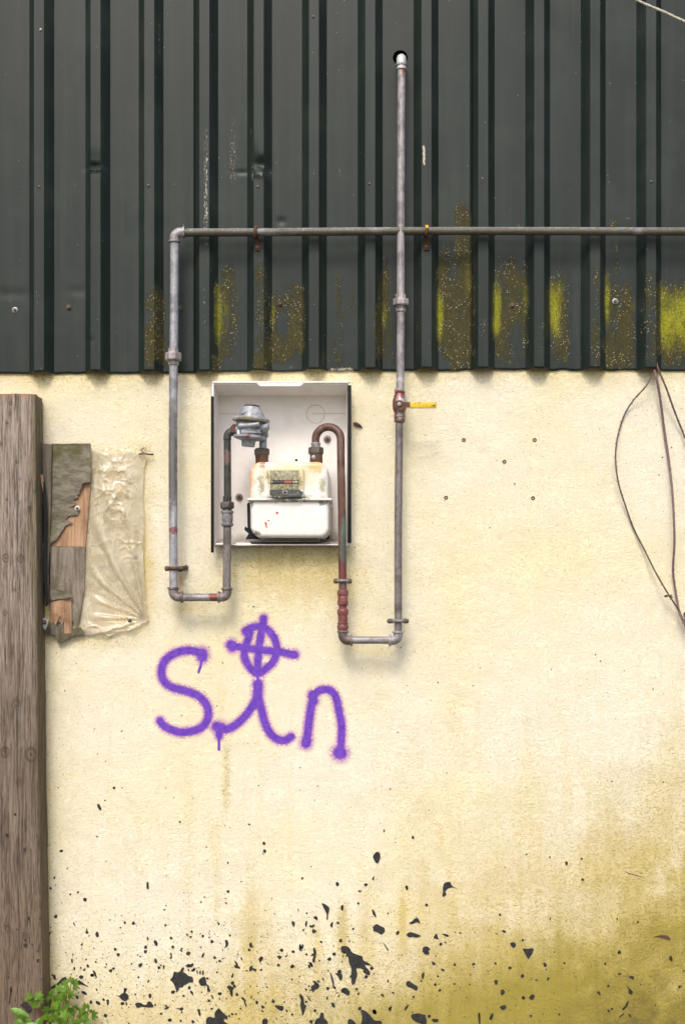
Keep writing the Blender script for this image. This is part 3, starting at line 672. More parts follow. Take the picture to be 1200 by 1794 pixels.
for k in range(70):     # stray specks higher up the wall
    px = random.uniform(90, 1190); py = random.uniform(1120, 1420) if random.random() < .7 else random.uniform(670, 1150)
    if 365 < px < 620 and py < 965: continue
    p = blob(px, py, random.uniform(.6, 1.5)); v = [W(a, b, -.0012) for a, b in p]; n = len(v)
    mb.add(v + [W(a, b, -.0001) for a, b in p], [tuple(range(n))[::-1]] + [(j, (j + 1) % n, (j + 1) % n + n, j + n) for j in range(n)])
sp = mb.build('tar_specks', MTAR, wall, False); sp['kind'] = 'stuff'

# --- plugs left in the render, a chip in it, and an insect case
for (px, py) in [(812, 771), (936, 771), (883, 809), (781, 872), (933, 873)]:
    m_ = MB(); r = PX(3.6)
    m_.lathe(W(px, py, .002), (0, -1, 0), [(0, r), (.003, r), (.0045, r * .85), (.0045, r * .45), (.001, r * .35)], 12)
    make_o = m_.build('wall_plug', MP_RUST, wall)
v, f, _ = splat(conv(1000, 1500, 1 / 6, [(870, 848), (940, 830), (1010, 832), (1045, 870), (1035, 885), (960, 862), (920, 850)]), 0); tag(make('plaster_chip', v, f, MP_RUST, wall), 'dark chipped edge in the render')
v, f, _ = splat(conv(1000, 1500, 1 / 6, [(555, 150), (610, 178), (690, 200), (760, 222), (690, 206), (605, 184)]), 0); make('plaster_crack', v, f, MP_RUST, wall)
m_ = MB(); m_.tube(spline([W(619, 741, -.004), W(626, 744, -.007), W(635, 749, -.004)], 4), [PX(q) for q in (1, 2, 3, 3.4, 3.4, 3, 2.4, 1.6, .8)], 8); tag(m_.build('moth', MP_RUST, wall), 'small brown moth case on the render')

# ------------------------------------------------------------------ corrugated cladding
PAN, CRN = -.006, -.044
clad = thing('steel_cladding', W(600, 652, -.02), 'dark green ribbed steel cladding streaked with lime algae along its lower edge', 'cladding')
HC, HB = 9.2, 22.0          # half width of crown / of rib base (px)
rows = list(np.arange(-560, 50, 26)) + list(np.arange(50, 150, 5)) + list(np.arange(150, 250, 20)) + list(np.arange(250, 345, 2.6)) + list(np.arange(345, 652.1, 3.0)) + [655.0]
rows = np.array(rows)
def profile_cols(c0, c1, first, last):
    "columns of one sheet from crown index c0 to c1 -> (world x, y)"
    cols = []; k_ = PX(1, CRN)
    for k in range(c0, c1 + 1):
        c = W(crown_px(k), 0, CRN).x
        lo = -HB if (k > c0 or first) else -HB + 2.5
        hi = HB if (k < c1 or last) else HB - 2.5
        for t in (lo, (lo - HC) / 2, -HC - 1.4, -HC + .6, -HC / 2, 0, HC / 2, HC - .6, HC + 1.4, (hi + HC) / 2, hi):
            a = abs(t)
            if a <= HC - .3: yy = CRN
            else: yy = CRN + (PAN - CRN) * min(1, max(0, (a - HC + .3) / (HB - HC)))
            cols.append((c + t * k_, yy))
        if k < c1:
            n = W(crown_px(k + 1), 0, CRN).x
            for x in np.linspace(c + (HB + 2.2) * k_, n - (HB + 2.2) * k_, 18): cols.append((x, PAN))
    return cols
HOLE = (701, 101, 13.2)
def softbox(x, y, x0, x1, y0, y1, sx, sy0, sy1=10):
    t = np.clip((y - y0) / max(y1 - y0, 1), 0, 1); c = x0 * .6 + x1 * .4; k = (.62 + .38 * np.sqrt(t)) if x1 - x0 < 60 else 1.0
    x = c + (x - c) / k
    return sstep(x0 - sx, x0 + sx, x) * (1 - sstep(x1 - sx, x1 + sx, x)) * sstep(y0 - sy0, y0 + sy0, y) * (1 - sstep(y1 - sy1, y1 + sy1, y))
OLIVE = [(766, 832, 440, 648, 6, 30, .72), (797, 831, 345, 470, 3, 16, .62), (866, 926, 455, 640, 5, 22, .66), (872, 915, 440, 500, 8, 10, .55), (962, 1000, 478, 645, 5, 16, .66), (1034, 1054, 440, 650, 4, 30, .55), (1060, 1114, 470, 648, 5, 30, .68), (1066, 1085, 370, 480, 5, 14, .56),
         (470, 536, 505, 640, 4, 16, .66), (446, 474, 440, 650, 4, 30, .55), (582, 604, 470, 640, 5, 14, .52), (612, 628, 510, 560, 5, 12, .48), (562, 576, 600, 652, 5, 20, .5), (252, 294, 512, 650, 4, 16, .68), (372, 424, 480, 650, 6, 22, .56), (655, 690, 470, 650, 4, 25, .60), (836, 862, 480, 650, 10, 40, .28), (1120, 1160, 480, 650, 6, 30, .5), (1154, 1230, 505, 650, 4, 10, .70), (940, 962, 520, 650, 5, 40, .35), (726, 736, 540, 650, 4, 20, .42), (1250, 1330, 480, 650, 6, 30, .6)]
LIME = [(376, 388, 478, 628, 4, 20, .80), (388, 404, 500, 640, 6, 20, .40), (764, 776, 505, 635, 3.5, 25, .92), (806, 828, 440, 540, 6, 30, .58), (862, 876, 488, 628, 3, 10, .95), (916, 926, 490, 590, 3, 20, .75), (963, 988, 488, 622, 4, 12, .88), (1058, 1065, 470, 600, 2.5, 20, .80), (1104, 1112, 510, 580, 3, 14, .62), (1154, 1235, 508, 640, 3, 6, .98), (665, 678, 540, 620, 4, 14, .92), (731, 735, 550, 610, 2, 12, .5), (472, 479, 510, 620, 3, 20, .60), (524, 534, 515, 600, 3, 14, .48), (765, 830, 560, 640, 20, 30, .25)]
SCR = [(357, 366, 220, 460, 3, 90, .52), (356, 360, 480, 640, 1.5, 20, .36), (741, 745, 262, 296, 1.6, 4, .95), (739, 742, 336, 350, 1.5, 3, .7), (277, 283, 30, 110, 2, 20, .36), (438, 444, 160, 340, 2.4, 30, .36), (396, 420, 190, 335, 8, 30, .33), (360, 363, 15, 60, 2, 8, .4), (590, 598, 280, 320, 2, 10, .34), (440, 450, 642, 656, 5, 3, .42), (572, 626, 648, 657, 5, 2, .55), (500, 520, 645, 650, 5, 3, .4), (60, 72, 500, 545, 4, 10, .28), (439, 444, 285, 325, 2, 8, .62), (452, 462, 306, 316, 4, 3, .5), (458, 460, 20, 90, 1.5, 10, .34), (160, 174, 303, 308, 4, 2, .45), (600, 620, 655, 658, 3, 2, .4)]
sheets = [(-5, -1, True, True), (-1, 3, False, True), (3, 8, False, True), (8, 13, False, True), (13, 17, False, True)]
for si, (c0, c1, a_, b_) in enumerate(sheets):
    cols = profile_cols(c0, c1, a_, b_); nc = len(cols); nr = len(rows)
    XW = np.array([c[0] for c in cols]); CY = np.array([c[1] for c in cols])
    XW, Y = np.meshgrid(XW, rows); DY = np.tile(CY, (nr, 1)).astype(float)
    X = 600 + (CX + (XW - CX) * D / (D + DY)) / S              # where each column shows in the photo
    CXp = X[0]
    Yb = Y + (edge_y(X) - 655) * sstep(300, 655, Y)
    # laps sit a little proud of the sheet below
    if si: DY -= .0016 * (1 - sstep(CXp[0] + 60, CXp[0] + 110, X))
    # oil-canning and a ragged bottom edge
    panw = np.clip((DY - CRN) / (PAN - CRN), 0, 1)
    DY += (fbm(X / 60, Y / 150, 31 + si) - .5) * .0016 * panw * (1 - np.exp(-((X - 701) / 30) ** 2 - ((Y - 101) / 60) ** 2))
    Yb += (vnoise(X / 17, X * 0, 5) - .5) * 2.4 * sstep(640, 655, Y)
    # dents
    cr = 1 - panw
    def dent(px, py, rx, ry, amp): return amp * np.exp(-((X - px) / rx) ** 2) * np.exp(-((Y - py) / ry) ** 2)
    DY += dent(167, 296, 11, 4.5, .012) + dent(167, 288, 13, 14, .004) - dent(167, 304, 10, 3.0, .006)
    DY += dent(456, 292, 9, 9, .020) + dent(466, 302, 6, 9, .016) + dent(444, 290, 6, 26, .010) - dent(452, 312, 9, 5, .006) + dent(424, 302, 13, 4, .003) + dent(493, 388, 7, 6, .004)
    DY += dent(157, 600, 5, 5, .004) + dent(20, 515, 30, 9, .0022) + dent(140, 510, 18, 8, .002) + dent(183, 140, 4, 4, .004) + dent(182, 72, 4, 4, .004)
    li = np.zeros_like(X); ol = np.zeros_like(X); sc = np.zeros_like(X)
    wob = (fbm(X / 22, Y / 40, 77) - .5)
    wob2 = fbm(X / 9, Y / 26, 41) - .5; mot2 = fbm(X / 12, Y / 34, 53)
    top = (vnoise(X / 7, X * 0 + 3, 8) - .5) * 46 + (vnoise(X / 19, X * 0 + 9, 4) - .5) * 40
    for (x0, x1, y0, y1, sx, sy, am) in OLIVE: ol = np.maximum(ol, am * softbox(X + wob * 14 + wob2 * 12, Y + top * .6, x0, x1, y0, y1, sx * 1.5, sy * 1.8) * (.86 + .9 * wob + .3 * wob2))
    for (x0, x1, y0, y1, sx, sy, am) in LIME:
        xs = X + wob * 6 + wob2 * 5; yv = Y + top * (.15 if x1 - x0 > 60 else .45)
        if x1 - x0 > 60: lat = sstep(x0 - 2, x0 + 2, X)
        elif x0 in (806, 916, 1104, 524): lat = sstep(x0 - 12, x1 - 2, xs) * (1 - sstep(x1 - 1, x1 + 3, X))
        else: lat = sstep(x0 - 3, x0 + 1.5, X) * (1 - sstep(x0 + (x1 - x0) * .45, x1 + 9, xs))
        li = np.maximum(li, am * lat * sstep(y0 - 34, y0 + 60, yv) * (1 - sstep(y1 - 80, y1 + 20, yv)) * (.45 + 1.1 * mot2))
    ol *= 1 - .9 * np.exp(-((X - 495) / 9) ** 2 - ((Y - 575) / 22) ** 2)
    ol *= 1 - .8 * np.exp(-((X - 905) / 14) ** 2 - ((Y - 610) / 40) ** 2)
    for (x0, x1, y0, y1, sx, sy, am) in SCR: sc = np.maximum(sc, am * softbox(X, Y, x0, x1, y0, y1, sx, sy, sy))
    hx, hy, hr = HOLE
    XX = X.copy(); YY = Yb.copy()
    dist = np.hypot(X - hx, Y - hy)
    ZW = CZ + ((PH - YY) * S - CZ) * (D + PAN) / D
    vs = [Vector(q) for q in zip(XW.ravel(), DY.ravel(), ZW.ravel())]
    fs = []; cut = []; npatch = 0
    if CXp[0] < hx < CXp[-1]:
        # rebuild the patch round the pipe hole as a square-to-circle fan
        ci = [i for i in range(nc) if hx - 21 < CXp[i] < hx + 21]; i0, i1 = ci[0], ci[-1]
        rj = [j for j in range(nr) if hy - 30 < rows[j] < hy + 30]; j0, j1 = rj[0] - 1, rj[-1] + 1
        cut = [(j, i) for j in range(j0, j1) for i in range(i0, i1)]
        ringo = [(j1, i) for i in range(i0, i1)] + [(j, i1) for j in range(j1, j0, -1)] + [(j0, i) for i in range(i1, i0, -1)] + [(j, i0) for j in range(j0, j1)]
        cs = set(cut)
        base = len(vs); extra_at = []
        m_n = len(ringo); NS = 40
        # circle points
        cpts = [(hx + hr * math.cos(2 * math.pi * k / NS), hy + hr * math.sin(2 * math.pi * k / NS)) for k in range(NS)]
        bx = [(X[q], Yb[q]) for q in ringo]
        pts = [Vector(p) for p in bx] + [Vector(p) for p in cpts]
        eds = [(k, (k + 1) % m_n) for k in range(m_n)] + [(m_n + k, m_n + (k + 1) % NS) for k in range(NS)]
        vo, eo, fo, ov, oe, of = delaunay_2d_cdt(pts, eds, [], 0, 1e-5)
        vmap = []
        for p, o in zip(vo, ov):
            if o and o[0] < m_n: vmap.append(ringo[o[0]][0] * nc + ringo[o[0]][1])
            else: vmap.append(len(vs)); vs.append(W(p.x, p.y, PAN)); extra_at.append(1)
        for f in fo:
            cxm = sum(vo[i].x for i in f) / 3; cym = sum(vo[i].y for i in f) / 3
            if math.hypot(cxm - hx, cym - hy) < hr * .98: continue
            q = [vmap[i] for i in f]; nn = (vs[q[1]] - vs[q[0]]).cross(vs[q[2]] - vs[q[0]])
            fs.append(tuple(q) if nn.y < 0 else tuple(q[::-1]))
        nex = len(extra_at); npatch = len(fs)
    else: cs = set(); nex = 0
    for j in range(nr - 1):
        for i in range(nc - 1):
            if (j, i) in cs: continue
            fs.append((j * nc + i, (j + 1) * nc + i, (j + 1) * nc + i + 1, j * nc + i + 1))
    z = np.zeros(nex); att = {k: np.concatenate([a.ravel(), z]) for k, a in (('lime', li), ('olive', ol), ('scratch', sc))}
    o = make('steel_sheet', vs, fs, MSHEET, clad, True, att, 32)
    for q in range(npatch): o.data.polygons[q].use_smooth = False
    md = o.modifiers.new('thickness', 'SOLIDIFY'); md.thickness = .0009; md.offset = -1
# near-black enclosure added behind the sheets so the pipe hole stays dark
xl, xr = W(-415, 0).x, W(1725, 0).x; zt, zb = W(0, -555).z, W(0, 601).z
make('void_backing', [(xl, .0, zb), (xr, .0, zb), (xr, .0, zt), (xl, .0, zt), (xl, .25, zb), (xr, .25, zb), (xr, .25, zt), (xl, .25, zt)], [(4, 7, 6, 5), (3, 2, 6, 7), (0, 3, 7, 4), (1, 5, 6, 2)], MDARK, clad, False)
# fixings
def screw(px, py, y, r, parent, matw, name='fixing_screw'):
    a = MB(); a.lathe(W(px, py, y), (0, -1, 0), [(0, PX(r)), (.0012, PX(r)), (.002, PX(r * .8))], 18); w = a.build(name, matw, parent)
    b = MB(); b.lathe(W(px, py, y - .002), (0, -1, 0), [(0, PX(r * .58)), (.004, PX(r * .58)), (.005, PX(r * .45))], 6, phase=random.random()); b.build('hex_head', MP_NUT, w, False)
    return w
for px, py, r in [(27, 543, 5), (121, 538, 5.2), (315, 540, 5.2), (491, 532, 5.2), (897, 535, 5), (1077, 528, 5.2), (1270, 530, 5), (-70, 541, 5)]:
    screw(px, py, PAN - .0016, r, clad, MWASH if px in (27, 1077) else MP_RUST)
for px, py in [(69, 327), (261, 325), (452, 327), (549, 29), (647, 322), (845, 313), (72, 52), (1140, 318)]:
    b = MB(); b.lathe(W(px, py, CRN - .0008), (0, -1, 0), [(0, PX(2.3)), (.0015, PX(2.3)), (.0026, PX(1.4))], 10); b.build('rivet', MWASH if px == 72 else MP_NUT, clad)

# ------------------------------------------------------------------ pipework
PY_ = -.08                    # depth of pipe centre lines
def run(name, pts, r, mat, parent, y=PY_, seg=18):
    p = [W(a, b, y) for a, b in pts]; q = []
    for i in range(len(p) - 1):
        n = max(2, int((p[i + 1] - p[i]).length / .03))
        q += [p[i].lerp(p[i + 1], k / n) for k in range(n)]
    q.append(p[-1]); ph = pts[0][0] + pts[0][1]
    q = [v + Vector((.0009 * math.sin(v.z * 5.1 + ph), 0, .0012 * math.sin(v.x * 3.7 + ph))) for v in q]
    m_ = MB(); m_.tube(q, PX(r, y), seg); return m_.build(name, mat, parent)
def elbow(c, d1, d2, rad, r, mat, parent, y=PY_, collar=True, name='elbow'):
    "fitting round corner c (px); d1,d2: unit px directions to the two legs"
    c = np.array(c, float); d1 = np.array(d1, float); d2 = np.array(d2, float)
    o = c + (d1 + d2) * rad; pts = []
    for k in range(13):
        t = k / 12 * math.pi / 2; q = o - d2 * rad * math.cos(t) - d1 * rad * math.sin(t); pts.append(q)
    pts = [pts[0] + d1 * 5] + pts + [pts[-1] + d2 * 5]
    m_ = MB(); m_.tube([W(p[0], p[1], y) for p in pts], PX(r, y), 20); e = m_.build(name, mat, parent)
    if collar:
        for pt, d in ((pts[0], d1), (pts[-1], d2)):
            b = MB(); ax = W(pt[0] + d[0], pt[1] + d[1], y) - W(pt[0], pt[1], y)
            R_ = PX(r, y); w = PX(1, y)
            b.lathe(W(pt[0] - d[0] * 2, pt[1] - d[1] * 2, y), ax, [(0, R_ * .98), (w * .8, R_ * 1.20), (w * 2.4, R_ * 1.26), (w * 4.0, R_ * 1.2), (w * 4.4, R_ * .8)], 20); b.build('collar', mat, e)
    return e
def fitting(name, px, prof, mat, parent, y=PY_, seg=24, sharp=35, phase=0.0):
    "lathe about a vertical axis: prof = [(py, radius px)...] from top to bottom"
    m_ = MB(); z0 = W(px, prof[0][0], y)
    m_.lathe(z0, (0, 0, -1), [(z0.z - W(px, a, y).z, PX(b, y)) for a, b in prof], seg, up=(1, 0, 0), phase=phase); return m_.build(name, mat, parent, True, sharp)
def ring_clip(px, py, half, r, mat, parent, lug=None, y=PY_, tilt=0.0):
    "split ring round a vertical pipe with bolted lugs and a stud to the wall"
    e = MB(); rr = PX(r + 1.8, y); c = W(px, py, y)
    circ = [c + Vector((rr * math.cos(2 * math.pi * k / 24), rr * math.sin(2 * math.pi * k / 24), tilt * rr * math.cos(2 * math.pi * k / 24))) for k in range(25)]
    e.tube(circ, PX(3.0, y), 10, cap=False); o = e.build('pipe_clip', mat, parent)
    for s in (-1, 1):
        b = MB(); p0 = c + Vector((s * rr * .75, 0, s * tilt * rr)); p1 = c + Vector((s * PX(half, y), .004, s * tilt * PX(half, y)))
        b.tube([p0, p0.lerp(p1, .25), p0.lerp(p1, .6), p0.lerp(p1, .88), p1], [PX(2.6, y), PX(4.2, y), PX(4.6, y), PX(4.2, y), PX(2.0, y)], 12); b.build('lug', lug or mat, o)
        b = MB(); q = p0.lerp(p1, .55); b.lathe(q + Vector((0, -PX(3.2, y), 0)), (0, -1, 0), [(0, PX(2.8, y)), (.004, PX(2.8, y)), (.005, PX(2, y))], 6); b.build('bolt', MP_NUT, o, False)
    b = MB(); b.tube([c + Vector((0, rr, 0)), Vector((c.x, .004, c.z))], PX(2.6), 10); b.build('stud', mat, o)
    return o

# left run: level pipe from the right, down, along and up to the regulator
LP = thing('gas_pipe', W(304, 1052, -.08), 'grey pipe running level over the cladding then down to the left of the meter box', 'pipe')
run('level_pipe', [(322, 407), (700, 405.5), (1240, 405), (1900, 404)], 6.9, MP_TOP, LP)
elbow((306, 407), (1, 0), (0, 1), 11, 8.2, MP_FIT, LP)
run('drop_pipe', [(306, 424), (304.5, 640), (304, 800), (304.5, 1028)], 7.6, MP_LEFT, LP)
fitting('union', 304.5, [(610, 7.8), (611, 9.2), (618, 9.6), (618.5, 14.2), (620, 15), (630, 15), (632, 14.2), (632.5, 10), (639, 9.6), (640, 8.0)], MP_UNION, LP, seg=8, sharp=20, phase=.39)
elbow((304, 1046), (0, -1), (1, 0), 10, 8.4, MP_FITB, LP)
run('bottom_pipe', [(318, 1046), (386, 1046)], 6.9, MP_LOW, LP)
elbow((398, 1046), (-1, 0), (0, -1), 9, 8.2, MP_FITB, LP)
run('riser_pipe', [(398, 1032), (398.5, 915)], 7.0, MP_RLOW, LP)
fitting('coupling', 398.5, [(894, 7), (895.5, 11), (899, 11.2), (900, 9.6), (908, 10), (916, 9.2), (917.5, 10.6), (921, 10.6), (923, 7)], MP_CLIPG, LP)
fitting('hex_nut', 398.5, [(879, 8.5), (880, 11.6), (882, 12.4), (889, 12.4), (891, 11.4), (892, 8.4), (895, 8.2)], MP_NUT, LP, seg=6, sharp=20, phase=.2)
run('dark_pipe', [(398.5, 882), (398.5, 772)], 6.4, MP_DARK, LP)
fitting('pipe_socket', 398.5, [(869, 6.4), (870, 7.6), (878, 7.6), (880, 6.6)], MP_DARK, LP)
elbow((398.5, 756), (0, 1), (1, 0), 10, 6.8, MP_DARK, LP, collar=False, name='dark_elbow')
ring_clip(305, 996, 16, 7.6, MP_RUST, LP)
m_ = MB(); m_.tube(spline([W(316, 998, -.045), W(320, 996, -.03), W(325, 995, -.012), W(326, 994, 0)], 4), [PX(4.4)] * 13, 10); m_.build('wall_bracket', MP_RUST, LP)
# clips on the cladding
def sheet_clip(px, py, mat, tail):
    c = W(px, py, PY_); rr = PX(9.0, PY_); o = thing_part = None
    e = MB(); circ = [c + Vector((PX(1.0) * math.sin(2 * math.pi * k / 24), rr * math.cos(2 * math.pi * k / 24), rr * math.sin(2 * math.pi * k / 24))) for k in range(25)]
    e.tube(circ, PX(2.9, PY_), 10, cap=False); o = e.build('pipe_clip', mat, LP)
    b = MB(); b.box(W(px - 4.6 + tail, py + 6, CRN - .0055), W(px + 5.0 + tail, py + 33, CRN - .0006), .0018); b.build('tail_plate', mat, o)
    b = MB(); b.tube([W(px - 2 + tail * .5, py + 4, PY_ + .006), W(px + tail, py + 14, CRN - .010), W(px + tail, py + 24, CRN - .004)], [PX(4.2), PX(3.6), PX(2.8)], 10); b.build('arm', mat, o)
    b = MB(); b.lathe(W(px + tail, py + 26, CRN - .0055), (0, -1, 0), [(0, PX(3.2)), (.003, PX(3.0)), (.0042, PX(1.6))], 12); b.build('screw_head', MP_NUT, o)
    b = MB(); b.lathe(W(px + 3, py - 8, PY_ + .002), (-1, 0, 0), [(-.004, PX(3.8)), (.010, PX(3.8))], 10); b.build('bolt', mat, o)
sheet_clip(448, 407, MP_RUST, 3); sheet_clip(747, 406, MP_RUSTO, 0)

# right run: from the meter up and over, down, along and up to the hole in the cladding
RP = thing('gas_pipe', W(650, 1122, -.08), 'grey vertical pipe with a shut-off valve rising to a hole in the cladding', 'pipe')
hook = []
for k in range(17):
    a = math.pi - math.pi * k / 16; hook.append((575 + 22 * math.cos(a), 770 - 22 * math.sin(a)))
hp = [(553, 783)] + hook + [(597.5, 820), (599, 900), (600, 1000), (600.5, 1040)]
m_ = MB(); yy = [-.045] + [-.045 - .03 * k / 16 for k in range(17)] + [-.076, -.078, -.08, -.08]
pp = []; ys = []
for (a, b), yv in zip(hp, yy): pp.append(W(a, b, yv))
pq = pp[:18]
for i in range(17, len(pp) - 1): pq += [pp[i].lerp(pp[i + 1], k / 6) for k in range(1, 7)]
m_.tube(pq, PX(7.0, -.07), 18); m_.build('copper_bend', MP_COPPER, RP)
ring_clip(600.5, 1018, 16, 7.2, MP_CLIPG, RP, MP_NUT)
fitting('compression_fitting', 600.5, [(1033, 7), (1034, 9), (1036, 9.8), (1042, 9.8), (1044, 8.2), (1045, 8.8), (1052, 8.8), (1053, 9.6), (1059, 9.6), (1062, 7), (1066, 6.6), (1067, 8.6), (1069, 9.8), (1075, 9.8), (1078, 8.6), (1079, 8.4), (1090, 8.4), (1091, 9.6), (1093, 9.6), (1094, 8.8), (1096, 10), (1101, 10), (1104, 8.2), (1107, 8)], MP_REDFIT, RP)
elbow((600.5, 1122), (0, -1), (1, 0), 10, 8.2, MP_FITB, RP)
run('bottom_pipe', [(614, 1122), (684, 1122)], 6.6, MP_LOW, RP)
elbow((697, 1122), (-1, 0), (0, -1), 9, 8.2, MP_FIT, RP)
run('riser_pipe', [(697, 1108), (698, 920), (699.5, 738)], 6.8, MP_RLOW, RP)
ring_clip(697, 1088, 19, 6.9, MP_CLIPG, RP, MP_NUT)
val = fitting('shut_off_valve', 700, [(681, 7), (682, 9.4), (689, 9.4), (690, 8.8), (694, 10.6), (699, 11.6), (701, 12.4), (716, 12.4), (718, 11.6), (721, 10.6), (724, 9.4), (728, 10.4), (731, 10.4), (732, 9.4), (733, 9.8), (739, 9.8), (741, 7)], MP_VALVE, RP, seg=16)
m_ = MB(); m_.lathe(W(700, 709, -.100), (0, -1, 0), [(0, PX(7.5)), (.010, PX(7.2)), (.014, PX(6)), (.020, PX(5))], 14); m_.build('stem_boss', MP_RUST, val)
m_ = MB(); v, f, _ = poly_sheet([(692, 706), (696, 702), (706, 704), (720, 704.5), (720, 713.5), (708, 714), (703, 720), (697, 718), (692, 712)], 0, lambda a, b: np.full(len(a), -.1235), .0035); make('lever_plate', v, f, MP_RUST, val)
m_ = MB(); m_.lathe(W(699.5, 708.5, -.1235), (0, -1, 0), [(0, PX(3.4)), (.004, PX(3.3)), (.005, PX(2.4)), (.005, PX(1.3)), (.0035, PX(1.1))], 12); m_.build('lever_screw', MWASH, val)
m_ = MB(); a0, a1 = W(718, 715, -.128), W(764.5, 704.5, -.119); m_.box(a0, a1, .0035); m_.build('lever_handle', MYEL, val)
run('upper_pipe', [(700.5, 684), (701.5, 560), (702.5, 330), (703.2, 118)], 7.0, MP_RIGHT, RP)
fitting('union', 701.8, [(515, 7), (516, 9.2), (524, 9.2), (524.5, 13.8), (526, 14.6), (534, 14.6), (536, 13.8), (536.5, 9.6), (540, 9.2), (540.5, 8), (541, 9.0), (546, 9.0), (548, 7.2)], MP_UNION, RP, seg=8, sharp=20, phase=.39)
# elbow that turns into the hole
m_ = MB(); pts = [W(703.2, 122, PY_), W(703.2, 112, PY_)]
c = W(703.2, 112, PY_)
rE = .030
for k in range(1, 11):
    t = math.pi / 2 * k / 10; pts.append(c + Vector((0, rE * (1 - math.cos(t)), rE * math.sin(t) * .9)))
pts.append(pts[-1] + Vector((0, .10, 0)))
m_.tube(pts, PX(8.6, PY_), 20); e = m_.build('elbow', mat_pipe('pale_elbow', (.42, .42, .43), (.62, .62, .63), 'n', rust=.7), RP)
m_ = MB(); R_ = PX(8.6, PY_); m_.lathe(W(703.2, 112, PY_), (0, 0, -1), [(0, R_ * .98), (.002, R_ * 1.14), (.007, R_ * 1.16), (.009, R_ * .9)], 20); m_.build('collar', MP_UNION, e)

# ------------------------------------------------------------------ meter box
YF, YB = -.05, .10
box = thing('meter_box', W(492, 955, -.02), 'open white meter box set in the wall, its door gone', 'meter box')
fl, fr_, ft, fb = 374, 611, 672, 954
bl, br_, bt, bb = 383.5, 606, 693.5, 948
def grid_quad(p00, p10, p11, p01, n, mfun, name, mat, parent, thick=Vector((0, 0, 0))):
    vs = []; at = []
    for j in range(n + 1):
        for i in range(n + 1):
            u, v = i / n, j / n
            vs.append(p00 * (1 - u) * (1 - v) + p10 * u * (1 - v) + p11 * u * v + p01 * (1 - u) * v); at.append(mfun(u, v))
    fs = [(j * (n + 1) + i, j * (n + 1) + i + 1, (j + 1) * (n + 1) + i + 1, (j + 1) * (n + 1) + i) for j in range(n) for i in range(n)]
    m0 = len(vs)
    if thick.length:
        vs += [p + thick for p in vs[:m0]]; at += at
        fs += [tuple(k + m0 for k in f[::-1]) for f in fs]
        bd = [k for k in range(n + 1)] + [j * (n + 1) + n for j in range(1, n + 1)] + [n * (n + 1) + k for k in range(n - 1, -1, -1)] + [j * (n + 1) for j in range(n - 1, 0, -1)]
        fs += [(bd[(k + 1) % len(bd)], bd[k], bd[k] + m0, bd[(k + 1) % len(bd)] + m0) for k in range(len(bd))]
    return make(name, vs, fs, mat, parent, False, {'grime': at})
bx_, lbx = W, W
TL, TR, BR_, BL_ = W(fl, ft, YF), W(fr_, ft, YF), W(fr_, fb, YF), W(fl, fb, YF)
tl, tr, br, bl2 = W(bl, bt, YB), W(br_, bt, YB), W(br_, bb, YB), W(bl, bb, YB)
grid_quad(bl2, br, tr, tl, 14, lambda u, v: .55 * math.exp(-v / .10) + .35 * math.exp(-(((u - .85) / .15) ** 2 + ((v - .05) / .12) ** 2)), 'back_panel', MBOX, box, Vector((0, .004, 0)))
grid_quad(BL_, bl2, tl, TL, 8, lambda u, v: .25 * math.exp(-v / .15) + .1, 'side_panel', MBOX, box, Vector((-.003, 0, 0)))
grid_quad(br, BR_, TR, tr, 8, lambda u, v: .25 * math.exp(-v / .15) + .1, 'side_panel', MBOX, box, Vector((.003, 0, 0)))
grid_quad(tl, tr, TR, TL, 8, lambda u, v: .12 + .25 * abs(u - .5), 'top_panel', MBOX, box, Vector((0, 0, .003)))
grid_quad(BL_, BR_, br, bl2, 10, lambda u, v: .55, 'bottom_panel', MBOX, box, Vector((0, 0, -.003)))
def bar(name, x0, y0, x1, y1, ya, yb, mat, parent, bev=.001):
    m_ = MB(); a = W(x0, y0, ya); b = W(x1, y1, ya); m_.box((a.x, ya, a.z), (b.x, yb, b.z), bev); return m_.build(name, mat, parent)
MLIP = mat_plain('white_box_lip', (.70, .66, .60), (.86, .84, .80), 90, .45)
bar('rim', 371.5, 668, 611.5, 670.8, YF - .004, YF + .05, MLIP, box)
bar('rim', 375, 671.6, 609, 674.2, YF + .003, YF + .02, MLIP, box)
v, f, _ = poly_sheet([(449, 670.6), (533, 670.6), (529, 674.5), (526, 676.5), (456, 676.5), (453, 674.5)], 0, lambda a, b: np.full(len(a), YF - .003), .008); make('catch_lip', v, f, MLIP, box)
bar('rim', 371.5, 671.2, 374.6, 952, YF - .002, YF + .05, MLIP, box); bar('rim', 610.2, 671.2, 612.5, 952, YF - .002, YF + .05, MLIP, box)
bar('rim', 378, 951.5, 392, 954.5, YF - .002, YF + .04, MLIP, box); bar('rim', 410, 953.2, 592, 955.2, YF - .003, YF + .045, MLIP, box); bar('rim', 414, 951, 440, 955.8, YF - .006, YF - .0035, MLIP, box); bar('rim', 606, 952.6, 613, 956, YF - .002, YF + .03, MLIP, box)
h = bar('hinge_strip', 369.6, 694, 374.6, 968, YF - .014, YF - .003, MBLACK, box, .002); h['label'] = 'black strip down the left edge of the box'
h = bar('hinge_strip', 608.8, 674.5, 615.4, 951, YF - .014, YF - .003, MBLACK, box, .002); h['label'] = 'black strip down the right edge of the box'
